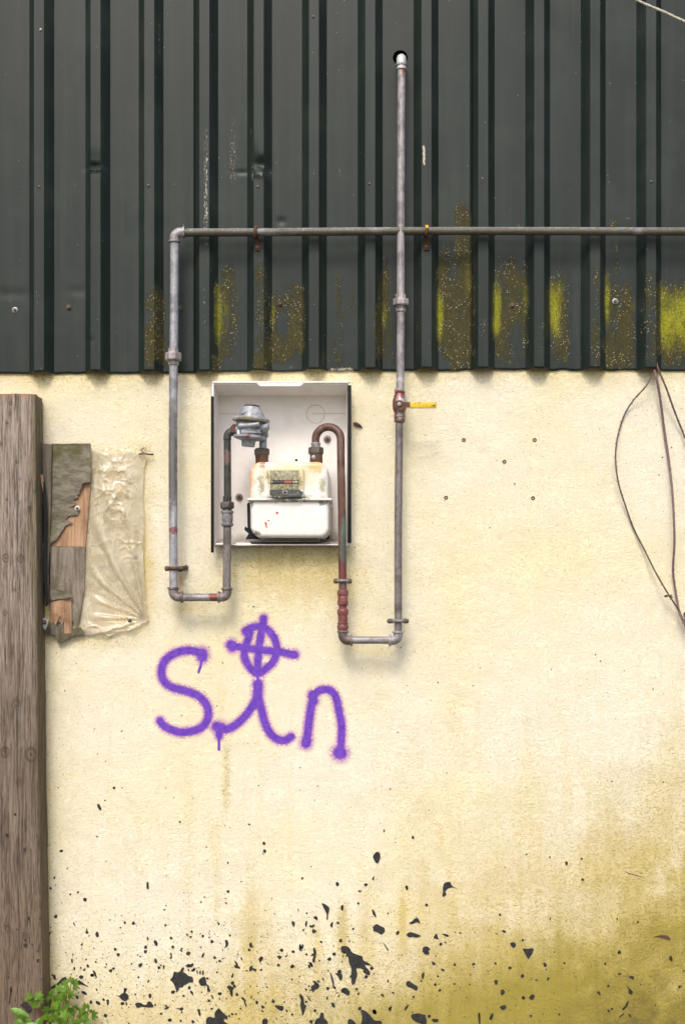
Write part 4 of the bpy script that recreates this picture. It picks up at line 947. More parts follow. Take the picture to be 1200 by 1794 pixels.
for px, py in [(573.5, 769.5), (419.5, 871)]:
    a = MB(); a.lathe(W(px, py, YB), (0, -1, 0), [(0, PX(6.6, YB)), (.004, PX(6.6, YB)), (.0055, PX(5.4, YB))], 20); w = a.build('panel_bolt', MP_CLIPG, box)
    b = MB(); b.lathe(W(px, py, YB - .0055), (0, -1, 0), [(0, PX(3.4, YB)), (.009, PX(3.4, YB)), (.011, PX(2.2, YB))], 6); b.build('bolt_head', MP_RUST, w, False)
# moulded ring and line on the back panel
MGROOVE = mat_plain('moulded_groove', (.50, .40, .33), (.62, .53, .45), 60, .6, bump=0)
cpt = W(553, 725.5, YB); a = MB(); rr = PX(16, YB)
a.tube([cpt + Vector((rr * math.cos(2 * math.pi * k / 40), -.0004, rr * math.sin(2 * math.pi * k / 40))) for k in range(41)], PX(.55), 6, cap=False); a.build('moulded_ring', MGROOVE, box)
a = MB(); a.tube([W(548, 725, YB - .0004), W(605, 724.5, YB - .0004)], PX(.5), 6); a.build('moulded_line', MGROOVE, box)
a = MB(); a.tube([W(384, 724.8, YB - .0004), W(420, 725, YB - .0004)], PX(.5), 6); a.build('moulded_line', MGROOVE, box)
# support bracket under the meter
MZINC = mat_plain('grey_zinc_bracket', (.17, .15, .13), (.36, .33, .29), 120, .5, .4)
bar('support_shelf', 436, 947.5, 560, 949.8, -.035, YB - .01, MZINC, box); bar('support_lip', 432, 944.6, 561, 946.6, -.044, -.036, MZINC, box)
v, f, _ = poly_sheet([(433, 882), (438.5, 879), (439, 925), (450, 940), (470, 945), (430, 945), (436, 935), (428, 928), (430, 922), (434, 925)], 0, lambda a, b: np.full(len(a), .03), .004); make('support_arm', v, f, MBLACK, box)
bar('support_arm', 560, 905, 577, 944, .05, .056, MBLACK, box)

# ------------------------------------------------------------------ gas meter
gm = thing('gas_meter', W(507, 943, -.02), 'rust-stained white gas meter with a mossy index window, in the open box', 'gas meter')
MF, MBk = -.098, .09
def rect(x0, y0, x1, y1, y): a = W(x0, y1, y); b = W(x1, y0, y); return (a.x, a.z, b.x, b.z)
m_ = MB(); q = PX(1, MF)
m_.shell(rect(437.5, 808.5, 575.5, 874, MF), (q * 2, q * 2, q * 20, q * 20), MBk, MF, .016, 7, 6); up = m_.build('upper_case', MMETER, gm, True, 30)
m_ = MB(); m_.shell(rect(439.5, 876, 576.5, 941.5, MF + .004), (q * 19, q * 17, q * 2, q * 2), MBk, MF + .004, .014, 7, 6); m_.build('lower_case', MMETER, gm, True, 30)
m_ = MB(); m_.shell(rect(433, 872.6, 581, 876.6, MF - .008), (q * .8,) * 4, MBk - .003, MF - .009, .002, 2, 3); m_.build('seam_flange', MMETER, gm, True, 30)
# index
YI = MF - .013
m_ = MB(); m_.shell(rect(469.5, 818, 532.5, 872, YI), (q * 5, q * 5, q * 7, q * 6), MF + .01, YI, .006, 5, 4); ix = m_.build('index_case', MMETER, gm, True, 30)
m_ = MB(); m_.shell(rect(473, 824, 524, 858, YI - .001), (q,) * 4, YI + .004, YI - .0012, .0005, 2, 2); m_.build('index_plate', MDIRTY, ix)
bar('number_slot', 474.5, 841, 523, 847.6, YI - .0022, YI, MBLACK, ix, .0002)
bar('slot_label', 475.4, 842.2, 478, 846.4, YI - .0028, YI - .0023, MDIRTY, ix, .0001); bar('slot_label', 512, 842.2, 522.4, 846.6, YI - .0028, YI - .0023, MDIRTY, ix, .0001)
for k in range(8):
    x0 = 478.8 + k * 4.05
    bar('number_wheel', x0, 842.0, x0 + 3.3, 846.8, YI - .0034, YI - .0024, MDIGB if k < 5 else MDIGR, ix, .0003)
v, f, _ = poly_sheet([(472.5, 858), (524, 858), (531, 862), (529, 867), (523, 871.5), (480, 871.5), (472.5, 866)], 0, lambda a, b: np.full(len(a), YI - .0052), .012); cv = make('index_cover', v, f, MINDEX, ix)
bar('seal', 495, 859.5, 504, 866.5, YI - .0075, YI - .0054, MZINC, ix, .0005); bar('seal_hole', 497.3, 860.6, 501.3, 864.4, YI - .0085, YI - .0076, MBLACK, ix, .0003)
for px, py, r in [(521.5, 863.5, 1.5), (489.5, 871, 1.8), (482, 870, 1.3)]:
    a = MB(); a.lathe(W(px, py, YI - .0054), (0, -1, 0), [(0, PX(r)), (.001, PX(r * .8))], 8); a.build('index_screw', MWASH, ix)
a = MB(); a.box(W(504, 865.5, YI - .008), W(527, 871.2, YI - .0055), .0008); a.build('index_flap', MINDEX, ix)
# red paint dabs on the lower case
for p in ([(483, 897), (485, 896), (487, 898), (489.5, 897.5), (487, 900), (484.5, 902), (484, 899)], [(468.5, 911.5), (472, 911), (472.5, 913), (469.5, 913.5)], [(463.5, 915.5), (466.5, 914.5), (468, 917), (467, 919), (468.5, 925), (466.5, 925), (465, 919)]):
    v, f, _ = poly_sheet(chaikin(p, 1), 0, lambda a, b: np.full(len(a), MF + .0032), .0008); make('red_paint_dab', v, f, MREDP, gm)
# connections on top
YC = -.045
fitting('inlet_stub', 459, [(797, 10.4), (799, 11.8), (803, 11.4), (812, 11)], MP_RUST, gm, YC); fitting('inlet_nut', 459, [(785.5, 8), (786, 12.2), (788, 13.6), (796, 13.6), (798, 12.4), (799, 10)], MP_NUT, gm, YC, 6, 20, .15)
fitting('outlet_stub', 554, [(796, 11), (812, 11.2)], MP_RUST, gm, YC); fitting('outlet_nut', 553.5, [(783, 9), (784, 12.6), (786, 13.4), (794, 13.4), (796, 12.4), (796.5, 10)], MP_NUT, gm, YC, 6, 20, .05)
fitting('outlet_collar', 553.3, [(775.5, 7.4), (776.5, 8.4), (780, 8.4), (782, 7.6), (784, 7.8)], MP_FIT, gm, YC)
a = MB(); a.lathe(W(549.5, 801.5, YC - .022), (0, -1, 0), [(0, PX(4.2)), (.003, PX(4.0)), (.005, PX(2.6))], 12); a.build('tag_seal', MWASH, gm)
a = MB(); a.box(W(517, 808, 0), W(521.5, 804.5, .006), .0006); a.build('case_clip', MBLACK, gm)

# ------------------------------------------------------------------ regulator
rg = thing('gas_regulator', W(440, 783, -.08), 'grey cast domed gas regulator above the left side of the meter', 'regulator')
YR = -.08; ax = Vector((.075, -.05, 1)).normalized()
o0 = W(440, 738, YR); u = PX(1, YR)
def reg(name, prof, mat=MREG, seg=32, off=(0, 0, 0), parent=rg, sharp=35):
    m_ = MB(); m_.lathe(o0 + Vector(off), ax, [(a * u, b * u) for a, b in prof], seg); return m_.build(name, mat, parent, True, sharp)
dome = reg('dome', [(-2, 30.5), (0, 32.8), (3, 33), (5, 31.5), (6, 25.5), (9, 24), (14, 21.5), (19, 18.2), (23, 15.6), (25, 14.6)])
reg('dome_cap', [(25.2, 13.4), (27, 13.6), (28, 12.5), (28.2, 0)], MP_DARK, parent=dome)
a = MB(); a.box(o0 + Vector((-15 * u, -23 * u, 9 * u)), o0 + Vector((-8 * u, -17 * u, 14 * u)), .002); a.build('cast_pad', MREG, dome)
reg('upper_body', [(-3, 26), (-5, 25.5), (-16, 23.5), (-20, 20), (-27, 18.5)])
reg('lower_flange', [(-24, 20), (-25, 27), (-26, 28.5), (-29, 28.5), (-31, 26), (-34, 15)], off=(-1 * u, 0, 0))
reg('bottom_cap', [(-30, 15), (-34, 12.5), (-41, 11.8), (-43.5, 11.5), (-44.5, 10)], off=(-2 * u, 0, 0))
a = MB(); p0 = o0 + Vector((-20 * u, -19 * u, -11 * u)); p1 = o0 + Vector((17 * u, -26 * u, -9.5 * u)); dv = (p1 - p0)
a.lathe(p0, dv, [(0, 3 * u), (2 * u, 4.8 * u), (dv.length * .98, 4.6 * u), (dv.length, 4.2 * u), (dv.length, 2.6 * u), (dv.length - .012, 2.4 * u)], 18); a.build('test_nozzle', MREG, rg)
a = MB(); a.lathe(o0 + Vector((14 * u, -6 * u, -13 * u)), (1, -.35, .1), [(0, 8 * u), (10 * u, 8 * u), (12 * u, 6.8 * u), (18 * u, 6.4 * u), (19 * u, 5 * u)], 18); a.build('side_plug', MREG, rg)
a = MB(); a.lathe(Vector((W(461, 750, -.045).x, -.045, W(461, 752, -.045).z)), (0, 0, -1), [(0, 9 * u), (13 * u, 9.4 * u), (14.5 * u, 8.8 * u), (14.8 * u, 6.8 * u), (33 * u, 6.6 * u), (35 * u, 6.9 * u)], 20); a.build('outlet_leg', MREG, rg)
a = MB(); a.lathe(W(420, 753, YR), (-1, 0, 0), [(0, 9 * u), (5 * u, 8.6 * u), (9 * u, 7.6 * u)], 18); a.build('inlet_boss', MREG, rg)
a = MB(); a.lathe(W(414, 754, YR), (-1, 0, .12), [(0, 8 * u), (1 * u, 10.4 * u), (7 * u, 10.4 * u), (8.5 * u, 8 * u), (10 * u, 6 * u)], 6, phase=.3); a.build('inlet_nut', MP_RUST, rg, True, 20)
a = MB(); a.lathe(o0 + Vector((-20 * u, -16 * u, -27 * u)), (0, 0, 1), [(0, 3.4 * u), (8 * u, 3.2 * u), (9.5 * u, 2 * u)], 10); a.build('flange_bolt', mat_plain('pale_bolt', (.42, .42, .43), (.6, .6, .6), 200, .4, .4), rg)
a = MB(); a.box(o0 + Vector((-16 * u, -20 * u, -24 * u)), o0 + Vector((18 * u, 6 * u, -16 * u)), .003); a.build('cast_block', MREG, rg)

# ------------------------------------------------------------------ wooden post
pt = thing('wooden_post', W(20, 1825, -.06), 'thick weathered grey timber post standing against the wall at far left', 'post')
YPF, YPB = -.112, -.010
zrows = np.concatenate([np.array([690, 690.6, 691.6]), np.arange(693, 1830, 3.2), [1834]])
rt_edge = lambda py: np.interp(py, [690, 1000, 1400, 1834], [61.5, 65, 69, 77])
PWID = 118.0
sec = []      # (offset from right front edge in px at front plane, depth)
for t in np.arange(0, PWID - 8, 2.2): sec.append((-PWID + 4 + t, YPF))
sec += [(-3.0, YPF), (-1.3, YPF + .0005), (-.4, YPF + .0018), (0, YPF + .004)]
for k in range(1, 9): sec.append((0, YPF + .004 + (YPB - YPF - .004) * k / 8))
for k in range(1, 6): sec.append((-PWID * k / 5, YPB))
for k in range(1, 6): sec.append((-PWID, YPB + (YPF + .006 - YPB) * k / 5))
sec.append((-PWID + 2, YPF + .001))
ns = len(sec); KN = [(20, 705, 3), (14, 741, 2.6), (3, 778, 3), (29, 810, 3), (35, 838, 2.4), (13, 875, 3), (36, 880, 2.4), (45, 935, 2), (11, 978, 8), (37, 979, 7.5), (27, 1033, 4), (10, 1074, 4), (31, 1232, 7), (10, 1318, 10), (55, 1322, 13), (33, 1370, 5), (45, 1490, 4), (60, 860, 3), (52, 890, 3), (14, 1625, 6), (46, 1640, 6)]
vs = []; at = {k: [] for k in ('knot', 'green', 'low', 'crack', 'top')}
for py in zrows:
    e = float(rt_edge(py)); fz = W(0, py, YPF).z
    for k, (t, y) in enumerate(sec):
        px = e + t; p = W(px, py, YPF); x = p.x
        front = y < YPF + .004
        d = 0; kn = 0; ck = 0
        if front:
            for (kx, ky, kr) in KN:
                q = math.hypot((px - kx), (py - ky) * .8) / kr
                if q < 2.2:
                    kn = max(kn, (.55 + .45 * math.cos(q * 9)) * max(0, 1 - q / 1.6)); d += .0012 * math.exp(-(q - 1.1) ** 2 * 5) - .001 * math.exp(-q * q * 2)
            wv = 3.5 * (float(vnoise(px * 0 + 1.7, py / 90.0, 3)) - .5)
            for cx_, wd, dp, s in ((33, 1.3, .9, 1), (57, 1.0, .7, 2), (14, 1.0, .6, 3), (46, .9, .45, 4)):
                lv = dp * (.25 + .75 * float(sstep(.4, .62, vnoise(s * 7.1, py / 70.0, s))))
                ck = max(ck, lv * math.exp(-((px - cx_ - wv * (1 + .3 * s)) / wd) ** 2))
            d -= ck * .0022
        n1 = float(vnoise(px / 3.1, py / 160.0, 11)); d += (n1 - .5) * .0018
        yy = y - d if front else y
        xx = x + ((float(vnoise(py / 25.0, y * 60, 21)) - .5) * .003 if t > -1 else 0)
        zz_ = fz
        if py < 690.3: zz_ = fz + (float(vnoise(px / 4, y * 200, 6)) - .5) * .004
        vs.append(Vector((xx, yy, zz_)))
        at['knot'].append(kn); at['crack'].append(ck)
        g = float(sstep(-20, 2, t)) * (.65 if front else .8) + .5 * math.exp(-((px - 45) / 22) ** 2 - ((py - 940) / 90) ** 2) + .35 * math.exp(-((px - 40) / 30) ** 2 - ((py - 1360) / 60) ** 2)
        at['green'].append(min(1, g)); at['low'].append(float(.62 * sstep(900, 1300, py) + .38 * sstep(1350, 1700, py))); at['top'].append(float(1 - sstep(690, 712, py)) * .6)
fs = []
for j in range(len(zrows) - 1):
    for k in range(ns):
        k2 = (k + 1) % ns; fs.append((j * ns + k, (j + 1) * ns + k, (j + 1) * ns + k2, j * ns + k2))
fs.append(tuple(range(ns))); fs.append(tuple((len(zrows) - 1) * ns + k for k in range(ns - 1, -1, -1)))
make('timber', vs, fs, MPOST, pt, True, at, 50)
for px, py, r in [(27, 1427, 2.2), (13, 1463, 2.6), (44, 1488, 2), (45, 1656, 3.4), (51, 1609, 2.4), (67, 1683, 2.6), (57, 1655, 1.4), (30, 1628, 1.4), (66, 1666, 1.3), (45, 1647, 2), (16, 1712, 1.8), (71, 1610, 1.8), (70, 1619, 1), (20, 1735, 2), (75, 1715, 1.6)]:
    v, f, _ = splat(blob(px, py, r, 1.15, 1.5, 9), 1, YPF - .0018); make('tar_splat', v, f, MTAR, pt)
for p in (conv(0, 1600, 1 / 6, [(215, 965), (255, 935), (295, 930), (300, 965), (340, 1000), (330, 1045), (285, 1040), (265, 1005), (235, 985)]), conv(0, 1600, 1 / 6, [(110, 775), (130, 770), (118, 850), (105, 960), (98, 960), (108, 860)])):
    v, f, _ = splat(p, 1, YPF - .0018); make('tar_splat', v, f, MTAR, pt)

# ------------------------------------------------------------------ broken plywood and polythene
kz = 300 / 1121
def cz(l): return conv(0, 660, kz, l)
pw = thing('plywood_board', W(120, 1112, -.02), 'splintered delaminating plywood strip fixed to the wall beside the post', 'board')
def ply(name, pts, y, mat, thick=.003, step=3, wave=.0015, seed=1, curl=None):
    def dep(a, b):
        d = y + (fbm(a / 14, b / 30, seed) - .5) * wave * 2
        if curl is not None: d = d - curl(a, b)
        return d
    v, f, _ = poly_sheet(cz(pts), step, dep, thick); return make(name, v, f, mat, pw, True, None, 45)
ply('ply_layer', [(330, 700), (596, 690), (580, 900), (560, 1122), (330, 1122)], -.017, MPLYO, .004, 3, .001, 2)
ply('ply_layer', [(330, 1108), (561, 1112), (552, 1400), (522, 1600), (500, 1645), (478, 1600), (440, 1640), (330, 1560)], -.019, MPLYG, .004, 3, .0015, 3)
ply('ply_layer', [(330, 1480), (400, 1460), (398, 1560), (360, 1640), (330, 1620)], -.0225, MPLYO, .002, 3, .001, 4)
ply('splinter', [(425, 1455), (470, 1455), (472, 1620), (470, 1680), (425, 1682), (424, 1600)], -.0235, MPLYO, .003, 4, .001, 5)
ply('splinter', [(395, 1460), (425, 1456), (420, 1605), (405, 1630), (398, 1580)], -.0238, MPLYO, .002, 4, .001, 6)
vt = [(340, 437), (420, 439), (510, 436), (597, 437), (594, 560), (598, 640), (592, 690), (560, 694), (540, 702), (536, 728), (522, 745), (526, 765), (508, 772), (515, 790), (490, 800), (485, 808), (505, 835), (475, 848), (450, 856), (500, 862), (520, 880), (510, 905), (470, 908), (450, 915), (430, 935), (480, 955), (430, 975), (415, 1000), (390, 1040), (375, 1060), (365, 1075), (345, 1080), (328, 1100), (325, 900), (330, 700)]
ply('veneer', vt, -.0225, MVENEER, .0022, 2.5, .003, 7, lambda a, b: .012 * np.exp(-np.clip((b - 660) / kz - 880, 0, 400) * 0 - ((b - 660) / kz - 700) ** 2 / 9000) * sstep(120, 150, a) + .006 * sstep(900, 1080, (b - 660) / kz))
ply('veneer', [(330, 1390), (360, 1385), (420, 1405), (482, 1440), (440, 1452), (390, 1455), (330, 1470)], -.026, MVENEER, .002, 2.5, .003, 8, lambda a, b: .012 * sstep(100, 128, a))
st = ply('side_strip', [(276, 437), (342, 443), (338, 700), (330, 1000), (322, 1300), (320, 1490), (304, 1490), (300, 1300), (292, 1000), (280, 700)], -.034, MSTRIP, .012, 4, .0015, 9)
a = MB(); a.tube(spline([W(76, 833, -.05), W(79, 870, -.052), W(80, 930, -.05), W(79, 1000, -.052), W(83, 1050, -.05), W(82, 1062, -.045)], 5), [PX(q) for q in np.interp(range(26), [0, 6, 14, 20, 25], [1.2, 2.8, 3.4, 2.6, 1.5])], 8); a.build('torn_felt', MBLACK, pw)
for pts, s in (([(265, 640), (285, 640), (290, 700), (288, 770), (278, 720)], 1), ([(285, 1090), (298, 1110), (305, 1180), (295, 1230), (283, 1180)], 2), ([(284, 1580), (310, 1575), (322, 1600), (300, 1660), (284, 1640)], 3)):
    v, f, _ = poly_sheet(cz(pts), 3, lambda a, b: -.054 + .004 * (fbm(a / 5, b / 5, s) - .5), .001); make('splinter', v, f, MPLYO if s == 1 else MWASH, pw)
w = screw(136, 890.5, -.0255, 4.6, pw, mat_plain('white_washer', (.6, .55, .5), (.75, .72, .68), 200, .5), 'board_screw'); screw(78, 1090, -.056, 4.0, pw, MP_RUST, 'board_screw')
ply('rag_edge', [(300, 1600), (345, 1590), (380, 1640), (430, 1620), (470, 1650), (530, 1640), (560, 1680), (470, 1700), (400, 1740), (385, 1750), (360, 1690), (320, 1690), (290, 1680)], -.022, MSTRIP, .002, 2.5, .006, 10)

ps = thing('polythene_sheet', W(200, 1112, -.01), 'crumpled clear polythene film nailed over the wall beside the plywood', 'polythene')
fp = [(560, 455), (610, 462), (660, 475), (710, 462), (780, 476), (850, 470), (905, 486), (950, 500), (962, 540), (945, 590), (938, 760), (945, 960), (940, 1180), (946, 1260), (952, 1400), (958, 1500), (972, 1586), (962, 1610), (935, 1612), (900, 1640), (850, 1660), (790, 1665), (740, 1690), (690, 1705), (670, 1685), (560, 1692), (480, 1690), (440, 1705), (430, 1680), (500, 1600), (530, 1250), (545, 930)]
def film(a, b):
    x = a / kz; y = (b - 660) / kz
    d = -.009 - .004 * fbm(x / 120, y / 160, 3)
    an = np.arctan2(1590 - y, 955 - x); rr = np.hypot(955 - x, 1590 - y)
    fan = np.maximum(0, np.sin(an * 19 + .5 * np.sin(rr / 150))) ** 1.4 * sstep(20, 140, rr) * (1 - sstep(620, 900, rr)) * sstep(1.6, 1.3, an)
    d -= .010 * fan
    wx = x + 60 * fbm(x / 110, y / 110, 5); wy = y + 60 * fbm(x / 120, y / 120, 6)
    up = (1 - sstep(880, 1000, y)) * sstep(900, 800, x)
    r1 = np.abs(fbm(wx / 150, wy / 190, 8, 2) - .5); d -= .016 * np.exp(-r1 * 20) * up
    r2 = np.abs(fbm(wx / 80, wy / 60, 18, 2) - .5); d -= .006 * np.exp(-r2 * 20) * up
    edge = sstep(575, 690, x); d = -.010 + (d + .010) * edge
    r3 = np.abs(fbm((x + y * .5) / 80, (y - x * .2) / 34, 28, 2) - .5); d -= .008 * np.exp(-r3 * 12) * sstep(1590, 1640, y) * sstep(520, 600, x)
    r4 = np.abs(fbm(x / 50, y / 50, 38, 2) - .5); d -= .008 * np.exp(-r4 * 12) * np.exp(-((x - 860) / 80) ** 2 - ((y - 1120) / 110) ** 2)
    return d
v, f, uv = poly_sheet(cz(fp), 1.7, film, 0)
ux = np.array([p[0] for p in uv]) / kz; uy = (np.array([p[1] for p in uv]) - 660) / kz
gr = np.clip(.8 * sstep(1640, 1690, uy) * (1 - sstep(600, 760, ux)) + .9 * np.exp(-((ux - 930) / 30) ** 2 - ((uy - 1560) / 40) ** 2) + .8 * np.exp(-((uy - 1250 - 8 * np.sin(ux / 30)) / 9) ** 2) * sstep(545, 570, ux) * (1 - sstep(700, 790, ux)) + .7 * np.exp(-((ux - 885) / 26) ** 2 - ((uy - 1175) / 14) ** 2) + .5 * np.exp(-((ux - 630) / 60) ** 2 - ((uy - 530) / 26) ** 2) + .4 * np.exp(-((ux - 900) / 20) ** 2 - ((uy - 1340) / 40) ** 2), 0, 1)
hz = np.clip(.8 * np.exp(-((ux - 760) / 130) ** 2 - ((uy - 690) / 190) ** 2) * sstep(.42, .62, fbm(ux / 60, uy / 60, 3)) + .9 * sstep(1600, 1640, uy) * sstep(640, 760, ux) + .35 * sstep(1380, 1500, uy) * (1 - sstep(640, 800, ux)) + .5 * np.exp(-((ux - 860) / 70) ** 2 - ((uy - 1180) / 70) ** 2), 0, 1)  # cloudy film, with the crumple highlights painted in as whiter patches
make('film', v, f, MFOIL, ps, True, {'grime': gr * .8, 'haze_glint': hz}, 75)
for px, py, r in [(228, 1087, 3.4), (236, 975, 2.0)]:
    a = MB(); a.lathe(W(px, py, -.012), (0, -1, 0), [(0, PX(r)), (.005, PX(r)), (.007, PX(r * .6))], 12); a.build('nail', MP_NUT, ps)
a = MB(); a.tube(spline([W(244, 796, -.018), W(252, 794.5, -.022), W(262, 796, -.022), W(269, 796, -.014)], 4), [PX(1.5)] * 13, 8); a.build('tie_wire', MP_NUT, ps)
a = MB(); a.tube(spline([W(252, 794, -.02), W(248, 788, -.02), W(254, 784, -.015)], 4), [PX(.8)] * 9, 6); a.build('tie_wire', MP_RUST, ps)

# ------------------------------------------------------------------ bramble stems
bk = 300 / 1035
brm = thing('bramble', W(1146, 652, -.02), 'bare thorny bramble stems hanging from under the cladding at far right', 'bramble')
def cane(pts, r0, r1, y0, mat):
    q = [(900 + a * bk, 620 + b * bk) for a, b in pts]; n = len(q)
    r0 *= .82; r1 *= .82
    P = spline([W(a, b, y0 - .018 * math.sin(i * 1.1) * (.4 if i < 2 else 1)) for i, (a, b) in enumerate(q)], 8)
    N_ = len(P); m_ = MB(); m_.tube(P, [PX(r0 + (r1 - r0) * i / N_) * (1 + .08 * math.sin(i * 2.1)) for i in range(N_)], 8)
    o = m_.build('stem', mat, brm); t = MB()
    for i in range(4, N_ - 1, 2):
        if random.random() < .25: continue
        d = (P[i + 1] - P[i]).normalized(); s = Vector((random.choice((-1, 1)), random.uniform(-.6, .2), 0)); s = (s - d * s.dot(d)).normalized()
        r = PX(r0 + (r1 - r0) * i / N_); t.lathe(P[i] + s * r * .5, s + d * .5, [(0, PX(1.0)), (PX(1.3), PX(.55)), (PX(2.9), PX(.08))], 5)
    t.build('thorn', mat, o); o.children[0]['kind'] = 'stuff'
    return o
cane([(848, 60), (840, 110), (800, 190), (725, 275), (670, 360), (635, 460), (615, 570), (615, 680), (635, 800), (670, 910), (720, 1050), (790, 1190), (860, 1330), (930, 1450), (1000, 1560), (1035, 1650), (1090, 1770), (1180, 1990), (1290, 2400), (1390, 3100), (1440, 4170)], 1.5, 1.9, -.026, MSTEM)
cane([(845, 50), (848, 100), (865, 170), (885, 290), (910, 480), (935, 650), (955, 830), (965, 1000), (968, 1150), (960, 1300), (970, 1400), (990, 1520), (1010, 1600), (1070, 1700), (1170, 1900), (1330, 2500), (1450, 3300), (1480, 4170)], 2.9, 1.9, -.03, MSTEMP)
cane([(860, 50), (872, 95), (920, 210), (970, 350), (1010, 450), (1040, 520), (1110, 650), (1250, 880), (1420, 1250), (1560, 1900), (1620, 2900), (1600, 4170)], 2.2, 1.7, -.034, MSTEM)
MDL = mat_plain('dry_dark_leaf', (.045, .05, .022), (.10, .095, .05), 120, .7)
def small_leaf(p, ang, L_, parent):
    c = Vector(p); d = Vector((math.cos(ang), -.25, math.sin(ang))).normalized(); s = Vector((-math.sin(ang), 0, math.cos(ang)))
    v = []; 
    for t, w in ((0, .05), (.2, .22), (.45, .30), (.7, .2), (.9, .08), (1, .0)):
        for k in (-1, 0, 1): v.append(c + d * L_ * t + s * L_ * w * k + Vector((0, .12 * L_ * abs(k) * w * 3, 0)))
    f = [(i * 3 + k, i * 3 + k + 1, i * 3 + k + 4, i * 3 + k + 3) for i in range(5) for k in range(2)]
    return make('leaf', v, f, MDL, parent)
for px, py, an, l in [(1170, 1044, math.pi * 1.02, 9), (1170, 1044, -.35, 9), (1172, 1045, .6, 6), (1196, 1076, .2, 12), (1196, 1078, -.5, 10), (1197, 1083, -1.4, 12), (1161, 800, 3.9, 5)]:
    small_leaf(W(px, py, -.04), an, PX(l), brm)

# ------------------------------------------------------------------ cable crossing the top right corner
a = MB(); P = spline([W(760, -190, -.05), W(930, -90, -.12), W(1110, -2, -.20), W(1160, 20, -.22), W(1204, 40, -.24), W(1330, 92, -.30), W(1560, 170, -.42), W(1900, 260, -.6)], 10)
a.tube(P, [PX(2.3) * (1 + .12 * math.sin(i * 1.7)) for i in range(len(P))], 10)
tag(a.build('cable', MCABLE), 'thin pale cable slanting across the top right corner', 'cable')

# ------------------------------------------------------------------ weeds at the foot of the post
def lobed_leaf(seed, L_=1.0):
    "a deeply cut leaf of five lobes, unit length, in its own xz plane, tip to +z, gently cupped"
    r = random.Random(seed); v = [Vector((0, 0, 0))]; f = []
    tips = [(-1.15, .62), (-.58, .84), (0, 1.0), (.58, .84), (1.15, .62)]
    ring = []
    for k, (an, ln) in enumerate(tips):
        for da, fr in ((-.29, .50), (-.27, .76), (-.15, .74), (-.13, .93), (0, 1.0), (.13, .93), (.15, .74), (.27, .76), (.29, .50)):
            a = an + da * r.uniform(.85, 1.15); q = ln * fr * r.uniform(.92, 1.08)
            x, z = math.sin(a) * q, math.cos(a) * q
            ring.append(Vector((x, .16 * q * q + .05 * abs(math.sin(a * 5.4)) - .02, z)))
        if k < 4: a = an + .29; ring.append(Vector((math.sin(a) * .34, .0, math.cos(a) * .34)))
    v += ring; f = [(0, i, i + 1) for i in range(1, len(ring))]
    me = bpy.data.meshes.new('leaf'); me.from_pydata([tuple(p) for p in v], [], f); me.update(); me.materials.append(MLEAF); return me
LM = [lobed_leaf(s) for s in range(5)]
weed = thing('leafy_weed', W(105, 1826, -.08), 'bright green cut-leaved weed with red stems at the foot of the post', 'weed')
def place_leaf(px, py, y, size, roll, pitch, yaw, parent, me=None):
    o = bpy.data.objects.new('leaf', me or random.choice(LM)); col.objects.link(o)
    o.location = W(px, py, y); o.rotation_euler = (pitch, roll, yaw); s = PX(size); o.scale = (s, s, s); adopt(o, parent); return o
base = W(108, 1840, -.075)
STEMS = [((125, 1722), -.045, 4), ((100, 1738), -.05, 5), ((112, 1755), -.08, 5), ((92, 1768), -.10, 5), ((135, 1768), -.06, 5), ((158, 1775), -.05, 4), ((66, 1750), -.15, 5), ((55, 1748), -.15, 3), ((78, 1786), -.15, 4), ((145, 1788), -.09, 4), ((120, 1783), -.11, 5), ((40, 1788), -.17, 3), ((104, 1790), -.13, 4), ((90, 1750), -.055, 4), ((118, 1738), -.06, 4), ((152, 1765), -.05, 3)]
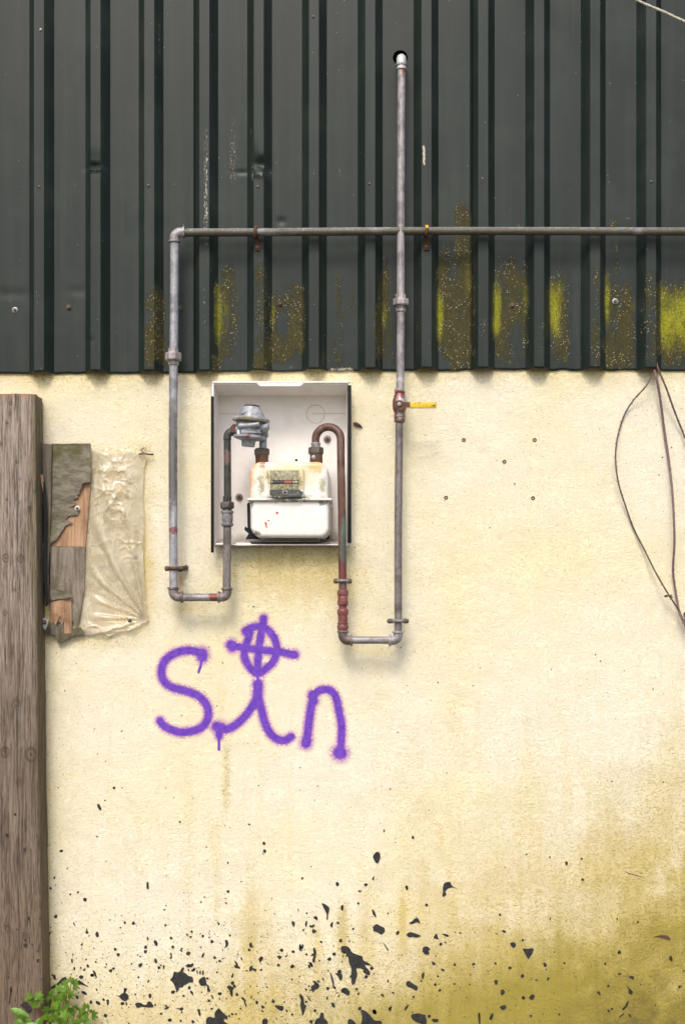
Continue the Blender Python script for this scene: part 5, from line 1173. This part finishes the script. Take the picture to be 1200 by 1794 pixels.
for (tp, y, nl) in STEMS:
    e = W(tp[0], tp[1], y); mid = base.lerp(e, .55) + Vector((random.uniform(-.01, .01), -.012, .012))
    m_ = MB(); m_.tube(spline([base + Vector((random.uniform(-.02, .02), 0, 0)), mid, e], 6), [PX(v_) for v_ in np.linspace(1.4, .6, 13)], 6); m_.build('stem', MRSTEM, weed)
    nl += 1
    for k in range(nl):
        an = (k - (nl - 1) / 2) * .95 + random.uniform(-.3, .3); dd = random.uniform(1, 6)
        place_leaf(tp[0] + math.sin(an) * dd, tp[1] - math.cos(an) * dd + 4, y - random.uniform(0, .02), random.choice((8, 10.5, 12, 14, 16)) * random.uniform(.9, 1.1), an, random.uniform(-.2, .75), random.uniform(-.5, .5), weed)
dk = thing('dock_seedling', W(45, 1826, -.16), 'young plant with smooth oval leaves in front of the post', 'weed')
def oval_leaf(px, py, ang, L_, wdt, y, name='leaf'):
    c = W(px, py, y); d = Vector((math.cos(ang), -.15, math.sin(ang))).normalized(); s = Vector((-math.sin(ang), .0, math.cos(ang)))
    v = []; T = np.linspace(0, 1, 12)
    for i, t in enumerate(T):
        w = wdt * (math.sin(math.pi * min(1, t * .93 + .05)) ** .75) * (.75 + .35 * t) * (1 + .06 * math.sin(i * 2.3))
        for k in (-1, -.5, 0, .5, 1): v.append(c + d * PX(L_) * t + s * PX(w) * k + Vector((0, PX(w) * (.45 * k * k) - .006 * math.sin(t * 3), 0)))
    f = [(i * 5 + k, i * 5 + k + 1, i * 5 + k + 6, i * 5 + k + 5) for i in range(11) for k in range(4)]
    return make(name, v, f, MDOCK, dk)
oval_leaf(52, 1782, math.pi - .48, 34, 7.5, -.165); oval_leaf(75, 1800, math.pi - .15, 30, 7.5, -.18); oval_leaf(44, 1800, 2.2, 20, 5, -.17); oval_leaf(62, 1800, 1.1, 18, 4.5, -.17)
m_ = MB(); m_.tube(spline([W(58, 1838, -.16), W(56, 1805, -.165), W(50, 1781, -.166)], 5), [PX(1.4)] * 11, 6); m_.build('stem', MDOCK, dk)
